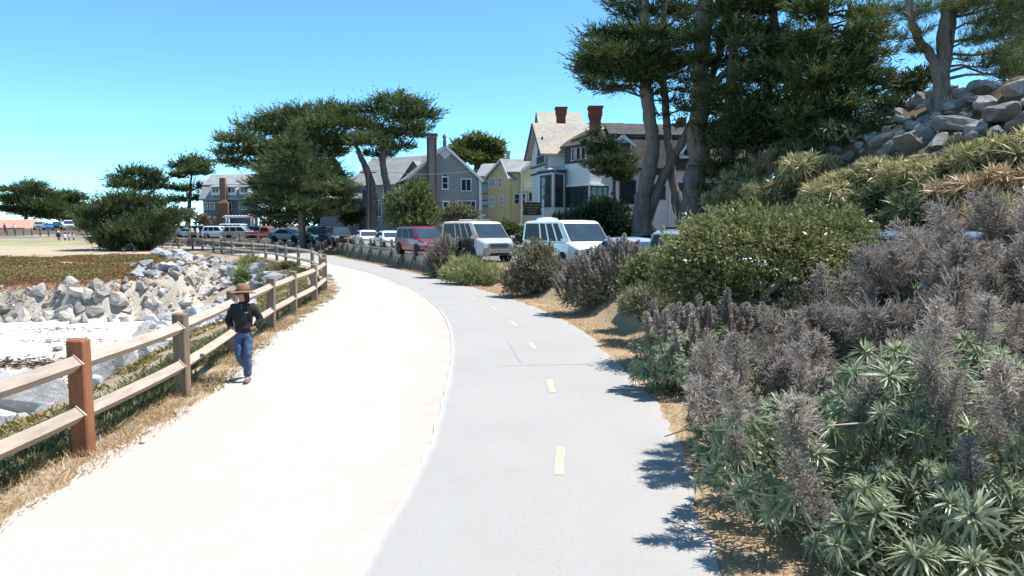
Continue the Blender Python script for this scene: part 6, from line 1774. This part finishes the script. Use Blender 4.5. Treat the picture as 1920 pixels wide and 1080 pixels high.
def echium(label, base, lobes, nros, nspk, ros=ROS, spk=SPK, spn='flower_spike', rs=1.0, ss=1.0, mat=None, fill=2500, fl=.16, fw=.03, lean=(0, 0, 1.1), stems=30, name='flowering_shrub', spk_low=.1, sprd=.35, group=None, stem_mat=None, ros_low=-.35, arch=0):
    root = empty(name, tuple(base), label=label, cat='shrub', group=group)
    b = np.array(tuple(base))
    ar = np.array([rx * ry + rx * rz + ry * rz for _, rx, ry, rz in lobes]); ar = ar / ar.sum()
    def pick(n, low):
        out = []
        while len(out) < n:
            i = NR.choice(len(lobes), p=ar); c, rx, ry, rz = lobes[i]
            u = unit(NR.normal(size=3))
            if u[2] < low: continue
            p = np.array(tuple(c)) + u * np.array([rx, ry, rz]) * NR.uniform(.82, 1.04)
            # skip points buried in another lobe
            if any(j != i and np.sum(((p - np.array(tuple(l[0]))) / np.array(l[1:])) ** 2) < .55 for j, l in enumerate(lobes)): continue
            if p[2] < tz(p[0], p[1]) + .05: continue
            out.append((p, u))
        return out
    rp = pick(nros, ros_low)
    for p, u in rp:
        place(ros, 'leaf_rosette', root, p, unit(u * .9 + np.array([0, 0, .6]) + NR.normal(size=3) * .4), rs * NR.uniform(.5, 1.1))
    for p, u in pick(nspk, spk_low):
        place(spk, spn, root, p + np.array([0, 0, .05]), unit(u * np.array([1, 1, .3]) * sprd * 2 + np.array(lean) + NR.normal(size=3) * .16), ss * NR.uniform(.7, 1.25))
    mb = MB()
    for _ in range(stems):
        p, u = rp[NR.integers(len(rp))] if rp else (b, None)
        q = b + NR.normal(size=3) * np.array([.25, .25, 0]); m = (q + p) / 2 + NR.normal(size=3) * .1
        mb.tube([tuple(q), tuple(m), tuple(p)], [.016, .012, .006], 5)
    if mb.v: mb.build('stems', stem_mat or M['stem_dark'], root, world=True)
    for _ in range(arch):
        c, rx, ry, rz = lobes[NR.integers(len(lobes))]
        c = np.array(tuple(c)); a = c + NR.normal(size=3) * np.array([.3, .3, .1]); e = c + unit(NR.normal(size=3) * np.array([1, .6, .4]) + np.array([-.4, -.9, .5])) * np.array([rx, ry, rz]) * 1.4
        mb = MB(); mb.tube([tuple(a), tuple((a + e) / 2 + np.array([0, 0, .12])), tuple(e)], [.014, .011, .006], 5); mb.build('bare_stem', M['stem_pale'], root, world=True)
    Ps, Ds = [], []
    for (c, rx, ry, rz), f in zip(lobes, ar):
        m = int(fill * f); u, p = ball(m, .2); Ps.append(np.array(tuple(c)) + p * np.array([rx, ry, rz]) * .93); Ds.append(unit(u + NR.normal(size=(m, 3)) * .9 + np.array([0, 0, .4])))
    if fill:
        Pz, Dz = np.concatenate(Ps), np.concatenate(Ds); m = len(Pz)
        link('inner_foliage', leafmesh('inner_foliage', Pz - b, Dz, fl * NR.uniform(.6, 1.3, m), fw * NR.uniform(.7, 1.3, m), mat or M['echium_leaf'], NR.random(m) * .7), root)
    return root
V3 = Vector
def gb(x, y): return V3((x, y, tz(x, y)))
# foreground
echium('leafy silver-green flowering shrub filling the lower right beside the asphalt', gb(3.0, 6.2), [(V3((2.66, 6.35, .48)), 1.0, .95, .72), (V3((3.75, 6.3, .85)), 1.15, .95, .85), (V3((3.1, 5.0, .3)), .95, .7, .72), (V3((4.3, 5.2, .7)), 1.0, .8, .9)], 298, 22, spk=PLU, spn='dry_plume', rs=.95, ss=.95, mat=M['echium_leaf'], fill=9000, fl=.13, fw=.024, stems=60, spk_low=.3, arch=8)
echium('feathery brown plumes over silver-green leaves at the asphalt edge', gb(2.6, 8.2), [(V3((2.55, 8.0, .4)), .62, .6, .55), (V3((3.35, 8.7, .5)), .75, .65, .55)], 80, 46, spk=PLU, spn='dry_plume', rs=.85, ss=1.0, fill=3200, fl=.12, fw=.02, mat=M['grey_bush'], stems=30, spk_low=.0, sprd=.6, lean=(-.25, -.2, .8), arch=6)
echium('tall mass of dry brown plumes rising at the right edge', gb(5.2, 9.0), [(V3((5.05, 8.9, 1.0)), 1.0, 1.0, 1.0), (V3((6.1, 9.0, 1.35)), 1.4, 1.1, 1.15), (V3((4.3, 9.8, .75)), .65, .7, .65), (V3((5.3, 7.6, .9)), 1.0, .8, .95)], 150, 190, spk=PLU, spn='dry_plume', rs=1.0, ss=1.1, fill=9000, fl=.14, fw=.022, mat=M['grey_bush'], stems=60, spk_low=-.05, sprd=.7, lean=(-.25, -.25, .75), arch=22)
echium('clump of upright brown flower spikes on green rosettes beside the dry grass', gb(2.75, 11.8), [(V3((2.7, 11.7, .45)), .82, .65, .52), (V3((3.35, 11.9, .55)), .6, .6, .55)], 110, 46, rs=.85, ss=1.0, fill=3500, fl=.15, fw=.026, stems=30, spk_low=.35, sprd=.12, lean=(0, 0, 1.3))
# mid-distance
echium('tall shrub bristling with upright grey-purple spikes right of the white van', base_at(1135, 22), [(P(1120, 540, 22), 1.0, .9, .75), (P(1165, 520, 22), .8, .8, .8), (P(1085, 555, 21.8), .65, .6, .5), (P(1200, 535, 22), .7, .7, .7)], 90, 150, ros=ROS_FAR, spk=SPK, rs=.9, ss=1.05, mat=M['echium_far'], fill=5000, fl=.2, fw=.03, stems=60, spk_low=.05, sprd=.22, lean=(-.12, 0, 1.3), stem_mat=M['stem_pale'])
echium('dark rounded shrub with slanting spikes at the end of the plank wall', base_at(842, 37.5), [(P(842, 492, 37.5), 1.0, .9, .95), (P(825, 505, 37.3), .6, .6, .55)], 40, 110, ros=ROS_FAR, spk=SPK_FAR, rs=1.0, ss=1.15, mat=M['echium_far'], fill=3500, fl=.24, fw=.05, stems=30, spk_low=-.1, sprd=.4)
shrub('roadside_shrub', 'pale yellow-green bushy plant hanging over the asphalt edge', base_at(885, 33.2), [lobe(885, 515, 33.2, 45, 26), lobe(845, 515, 33.5, 22, 14), lobe(925, 525, 32.5, 26, 22), lobe(875, 498, 33.6, 26, 14)], M['pale_bush'], 7500, .3, .035, upright=.9)
shrub('roadside_shrub', 'rounded olive-brown shrub in front of the white van', base_at(1003, 27.5), [lobe(1003, 505, 27.5, 50, 42), lobe(965, 530, 27.2, 26, 26), lobe(1040, 520, 27.2, 32, 34), lobe(1005, 475, 27.7, 36, 22)], M['grey_bush'], 12000, .15, .05)
shrub('roadside_shrub', 'small glossy bush left of the leafy green shrub', base_at(1225, 18.5), [lobe(1215, 505, 18.5, 42, 30), lobe(1250, 520, 18, 30, 26), lobe(1190, 530, 18.5, 30, 26), lobe(1225, 548, 18, 40, 22), lobe(1265, 550, 17.5, 34, 24)], M['broad'], 8500, .11, .05)
shrub('roadside_shrub', 'low olive scrub on the bank beside the dry grass', gb(3.1, 16.2), [lobe(1215, 565, 16.4, 46, 30), lobe(1255, 580, 15.8, 40, 26), lobe(1185, 570, 17, 26, 22)], M['grey_bush'], 5000, .13, .04)
bt = gb(4.75, 14.2)
lt = shrub('leafy_shrub', 'big leafy green shrub with a pale bent trunk in the middle right', bt, [lobe(1420, 470, 14, 150, 70), lobe(1310, 485, 14, 90, 60), lobe(1540, 455, 14.4, 105, 64), lobe(1450, 428, 14.6, 100, 34), lobe(1350, 438, 14.4, 78, 40), lobe(1400, 405, 14.8, 46, 22), lobe(1500, 410, 14.8, 50, 24), lobe(1590, 430, 14.6, 50, 36), lobe(1330, 545, 13.8, 80, 36), lobe(1500, 540, 14.2, 70, 36), lobe(1260, 520, 14.2, 50, 36)], M['broad'], 30000, .095, .05, stems=16, upright=.35, bias=.55)
mb = MB(); mb.tube([tuple(gb(4.78, 13.6)), tuple(P(1424, 590, 13.6)), tuple(P(1432, 555, 13.6)), tuple(P(1470, 522, 13.7)), tuple(P(1530, 500, 13.9))], [.11, .085, .075, .06, .03], 9); mb.tube([tuple(P(1432, 555, 13.6)), tuple(P(1420, 520, 13.7)), tuple(P(1400, 480, 14))], [.06, .045, .02], 7)
mb.build('trunk', M['stem_pale'], lt, world=True)
mb = MB(); 
for k in range(9):
    a = P(1290 + k * 4, 425, 17); mb.tube([tuple(P(1300, 450, 17)), tuple(a + Vector((-.3, 0, .05))), tuple(P(1255 + k * 9, 372 + (k * 13) % 40, 17))], [.014, .009, .003], 4)
mb.build('dead_twigs', M['stem_pale'], lt, world=True)

shrub('undergrowth', 'dark tangled undergrowth beneath the leafy green shrub', gb(5.2, 13.2), [lobe(1360, 575, 13.6, 70, 34), lobe(1520, 575, 13.2, 70, 36), lobe(1470, 590, 12.9, 50, 26), lobe(1580, 540, 13.4, 50, 40)], M['grey_bush'], 7000, .11, .035)
# aloes on the hillside
def aloe(label, u, v, r, n, mats, tall=.8, nm='aloe_shrub', grp='aloe thickets on the hillside'):
    p = hill_pt(u, v + 25)
    if p is None: p = hill_pt(u, v + 50)
    if p is None: p = P(u, v, 36)
    c = p + Vector((0, 0, .4 if u > 1560 else 1.0))
    return echium(label, p, [(c, r, r, tall)], int(n * .8), 0, ros=mats, rs=1.55, fill=1500, fl=.4, fw=.05, mat=mats[0].materials[0], stems=12, name=nm, group=grp, ros_low=-.2)
for i, (u, v, r, n, ms, lab) in enumerate((
    (1395, 325, 1.5, 40, ALO, 'golden aloe thicket at the left foot of the hillside'), (1460, 315, 1.6, 46, ALO_R, 'aloe thicket with tan bent rosettes under the dark cypresses'), (1515, 335, 1.5, 44, ALO, 'golden-green aloe clump right of the tan one'),
    (1430, 375, 1.5, 40, ALO, 'low aloe clump directly above the leafy green shrub'), (1590, 350, 1.6, 48, ALO, 'green aloe clump below the lowest boulders'), (1650, 325, 1.5, 46, ALO, 'aloe clump reaching up between the flat boulders'),
    (1720, 335, 1.6, 50, ALO, 'yellow-green aloe clump in the middle of the slope'), (1650, 385, 1.5, 40, ALO_D, 'dark green shaded aloe clump in the middle'), (1740, 395, 1.5, 40, ALO_D, 'dark green aloe clump above the dry plumes'),
    (1810, 375, 1.6, 50, ALO_R, 'reddish aloe clump on the right slope'), (1880, 360, 1.6, 52, ALO_R, 'reddish aloe thicket near the right edge'), (1850, 300, 1.4, 44, ALO, 'green aloe clump just below the right-hand boulders'), (1915, 295, 1.4, 40, ALO, 'green aloe clump cut by the right edge'),
    (1845, 420, 1.4, 36, ALO_R, 'lowest reddish aloe clump beside the plumes'), (1910, 410, 1.4, 36, ALO, 'lowest golden aloe clump at the right edge'), (1560, 395, 1.4, 36, ALO, 'golden aloe clump behind the leafy green shrub'), (1370, 385, 1.3, 30, ALO, 'small aloe clump at the kerb left of the hillside'),
    (1560, 265, 1.5, 40, ALO_D, 'dark aloe clump in deep shade under the cypress'), (1500, 275, 1.5, 40, ALO_D, 'dark aloe clump left of the shaded one'))):
    aloe(lab, u, v, r, n, ms)
def hillshrub(label, lst, n, mat='shrub_dark', L=.3, W=.12):
    lobes = []
    for (u, v, a, c) in lst:
        p = hill_pt(u, v + 20) or P(u, v, 45)
        k = PXM(p.y); lobes.append((p + Vector((0, 0, c * k * .5)), a * k, a * k * .8, c * k))
    return shrub('hill_shrub', label, lobes[0][0] - Vector((0, 0, lobes[0][3])), lobes, M[mat], n, L, W, group='shrubs on the hillside')
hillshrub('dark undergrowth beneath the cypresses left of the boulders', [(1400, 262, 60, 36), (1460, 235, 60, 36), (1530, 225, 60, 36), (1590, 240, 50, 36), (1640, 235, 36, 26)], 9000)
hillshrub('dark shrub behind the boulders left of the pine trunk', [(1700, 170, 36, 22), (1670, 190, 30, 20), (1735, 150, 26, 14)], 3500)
hillshrub('dry brown twiggy bush among the boulders', [(1795, 265, 18, 16)], 900, 'grey_bush', .3, .05)
hillshrub('small round olive bush at the top of the aloes', [(1605, 385, 22, 18), (1680, 300, 16, 10)], 1500, 'green_bush', .2, .06)
hillshrub('grey-green succulent mound above the dry plumes', [(1790, 415, 26, 16), (1755, 425, 20, 12)], 1800, 'green_bush', .2, .08)

# ------------------------------------------------------------------ ground cover (uncountable)
def cover(name, label, X, Y, mat, L, W, tilt=.5, cat='ground cover', dz=0.0, bend=-.15, tone=None):
    Z = tzv(X, Y) + dz
    n = len(X)
    d = unit(np.stack([NR.normal(size=n) * tilt, NR.normal(size=n) * tilt, np.ones(n)], -1))
    me = leafmesh(name, np.stack([X, Y, Z], -1), d, L, W, mat, tone, bend)
    return tag(link(name, me), label, cat, kind='stuff')
def along(curve, i0, i1, n, dmin, dmax, pw=1.0, clump=0.0):
    i = NR.uniform(i0, i1, n); k = i.astype(int); f = (i - k)[:, None]
    p = curve[k] * (1 - f) + curve[k + 1] * f
    t = unit(curve[k + 1] - curve[k])
    dd = dmin + (dmax - dmin) * NR.random(n) ** pw
    return p[:, 0] + t[:, 1] * dd, p[:, 1] - t[:, 0] * dd
def idx(curve, y): return int(np.argmin(np.abs(curve[:130, 1] - y)))
i0, i1 = idx(CL, 4.5), idx(CL, 32)
X, Y = along(CL, i0, i1, 44000, -1.1, .75, 1.0)
keep = vnoise(X, Y, .9, 31) + .25 > .7 * NR.random(len(X)) * sst(.1, .65, -np.abs(sdist(CL, X, Y)) + .65 * 1) - .12
cl = vnoise(X, Y, 1.1, 33)
X, Y = X[keep], Y[keep]
dpos = sdist(CL, X, Y)
kp = dpos < .42 + .28 * vnoise(X, Y, .8, 34) + .1 * NR.random(len(X)); X, Y, dpos = X[kp], Y[kp], dpos[kp]
short = np.where(dpos > .35, .6, 1.0)
cover('verge_grass', 'dry straw-coloured grass along the foot of the rail fence', X[dpos > -.25], Y[dpos > -.25], M['dry_grass'], (NR.uniform(.08, .26, len(X)) * short)[dpos > -.25], NR.uniform(.006, .013, int((dpos > -.25).sum())), .75)
cover('verge_greens', 'green and olive weeds behind the rail fence', X[dpos <= -.1], Y[dpos <= -.1], M['green_grass'], NR.uniform(.12, .34, int((dpos <= -.1).sum())), NR.uniform(.012, .03, int((dpos <= -.1).sum())), .6)
X, Y = along(CL, idx(CL, 8), idx(CL, 40), 9000, -.35, .55); m = vnoise(X, Y, 1.5, 35) > .12
cover('ice_plant_edge', 'fleshy green ice plant tufts spilling onto the dirt walk', X[m], Y[m], M['green_grass'], NR.uniform(.06, .14, int(m.sum())), NR.uniform(.015, .03, int(m.sum())), .9, dz=.0)
X, Y = along(CL, idx(CL, 5), idx(CL, 60), 24000, -3.6, -.8); m = vnoise(X, Y, .5, 36) > -.15
cover('bank_ice_plant', 'red and green ice plant on the bank behind the fence', X[m], Y[m], M['iceplant_green'], NR.uniform(.1, .24, int(m.sum())), NR.uniform(.025, .05, int(m.sum())), .9)
# bluff ice plant mat
n = 90000
X = NR.uniform(-52, -18, n); Y = 43 + 45 * NR.random(n) ** 1.3
_, dl_, _, bs_ = terrain(X, Y)
nA = vnoise(X, Y, .5, 5); nC = vnoise(X, Y, .12, 8)
tr = np.exp(-((bs_ - 1.7 - .6 * nA) / .65) ** 2) * sst(-26, -22, X)
msk = (dl_ > 3.2) & (bs_ > .35 + .5 * NR.random(n)) & ((sst(-.35, .1, nC * .9 + .35 + .5 * nA - .02 * np.clip(-X - 34, 0, 30)) * sst(84, 74, Y + 4 * nA + .35 * np.abs(X + 24)) - 1.3 * tr) > .45)
grn = vnoise(X, Y, .28, 41) > -.08
m1 = msk & ~grn; m2 = msk & grn
cover('ice_plant', 'rust-red ice plant mat covering the bluff', X[m1], Y[m1], M['iceplant'], NR.uniform(.12, .26, int(m1.sum())), NR.uniform(.04, .08, int(m1.sum())), 1.0)
cover('ice_plant_green', 'olive-green patches in the ice plant on the bluff', X[m2], Y[m2], M['iceplant_green'], NR.uniform(.12, .26, int(m2.sum())), NR.uniform(.04, .08, int(m2.sum())), 1.0)
n = 16000; X = NR.uniform(-46, -18, n); Y = NR.uniform(43, 60, n); _, dl_, _, bs_ = terrain(X, Y); m = (dl_ > 2.5) & (bs_ > .1) & (bs_ < 3.2) & (vnoise(X, Y, .6, 44) > .0)
cover('bluff_grass', 'dry grass tufts along the bluff edge', X[m], Y[m], M['green_grass'], NR.uniform(.12, .3, int(m.sum())), NR.uniform(.015, .03, int(m.sum())), .7)
# landward verge: dry grass
X, Y = along(CR, idx(CR, 5), idx(CR, 36), 60000, .05, 3.6, 1.2); m = vnoise(X, Y, 1.2, 51) > -.45
cover('dry_verge', 'short dry golden grass between asphalt and shrubs', X[m], Y[m], M['dry_grass'], NR.uniform(.03, .11, int(m.sum())), NR.uniform(.005, .011, int(m.sum())), 1.1)
X, Y = along(CR, idx(CR, 36), len(CR) - 40, 8000, -.1, 1.0)
cover('wall_foot_grass', 'dry grass strip at the foot of the plank wall', X, Y, M['dry_grass'], NR.uniform(.05, .22, len(X)), NR.uniform(.01, .025, len(X)), .9)
# beach wrack
n = 1900
cx = np.array([(-20.3, 30.2), (-18.9, 29.6), (-16.5, 25.5), (-18.5, 27.5), (-14.5, 24), (-20, 31), (-22, 36), (-16, 34), (-25, 40), (-19, 23)])
w = NR.choice(len(cx), n, p=[.22, .18, .1, .1, .08, .08, .08, .06, .05, .05]); X = cx[w, 0] + NR.normal(size=n) * 1.3; Y = cx[w, 1] + NR.normal(size=n) * .5
_, dl_, _, bs_ = terrain(X, Y); m = (dl_ > 6.5) & (bs_ < -.6); X, Y = X[m], Y[m]; n = len(X)
d = unit(np.stack([NR.normal(size=n), NR.normal(size=n), .12 * NR.random(n)], -1))
me = leafmesh('seaweed', np.stack([X, Y, tzv(X, Y) + .02], -1), d, NR.uniform(.1, .45, n), NR.uniform(.02, .06, n), M['seaweed'])
tag(link('seaweed', me), 'dark dried seaweed strewn on the white sand', 'seaweed', kind='stuff')
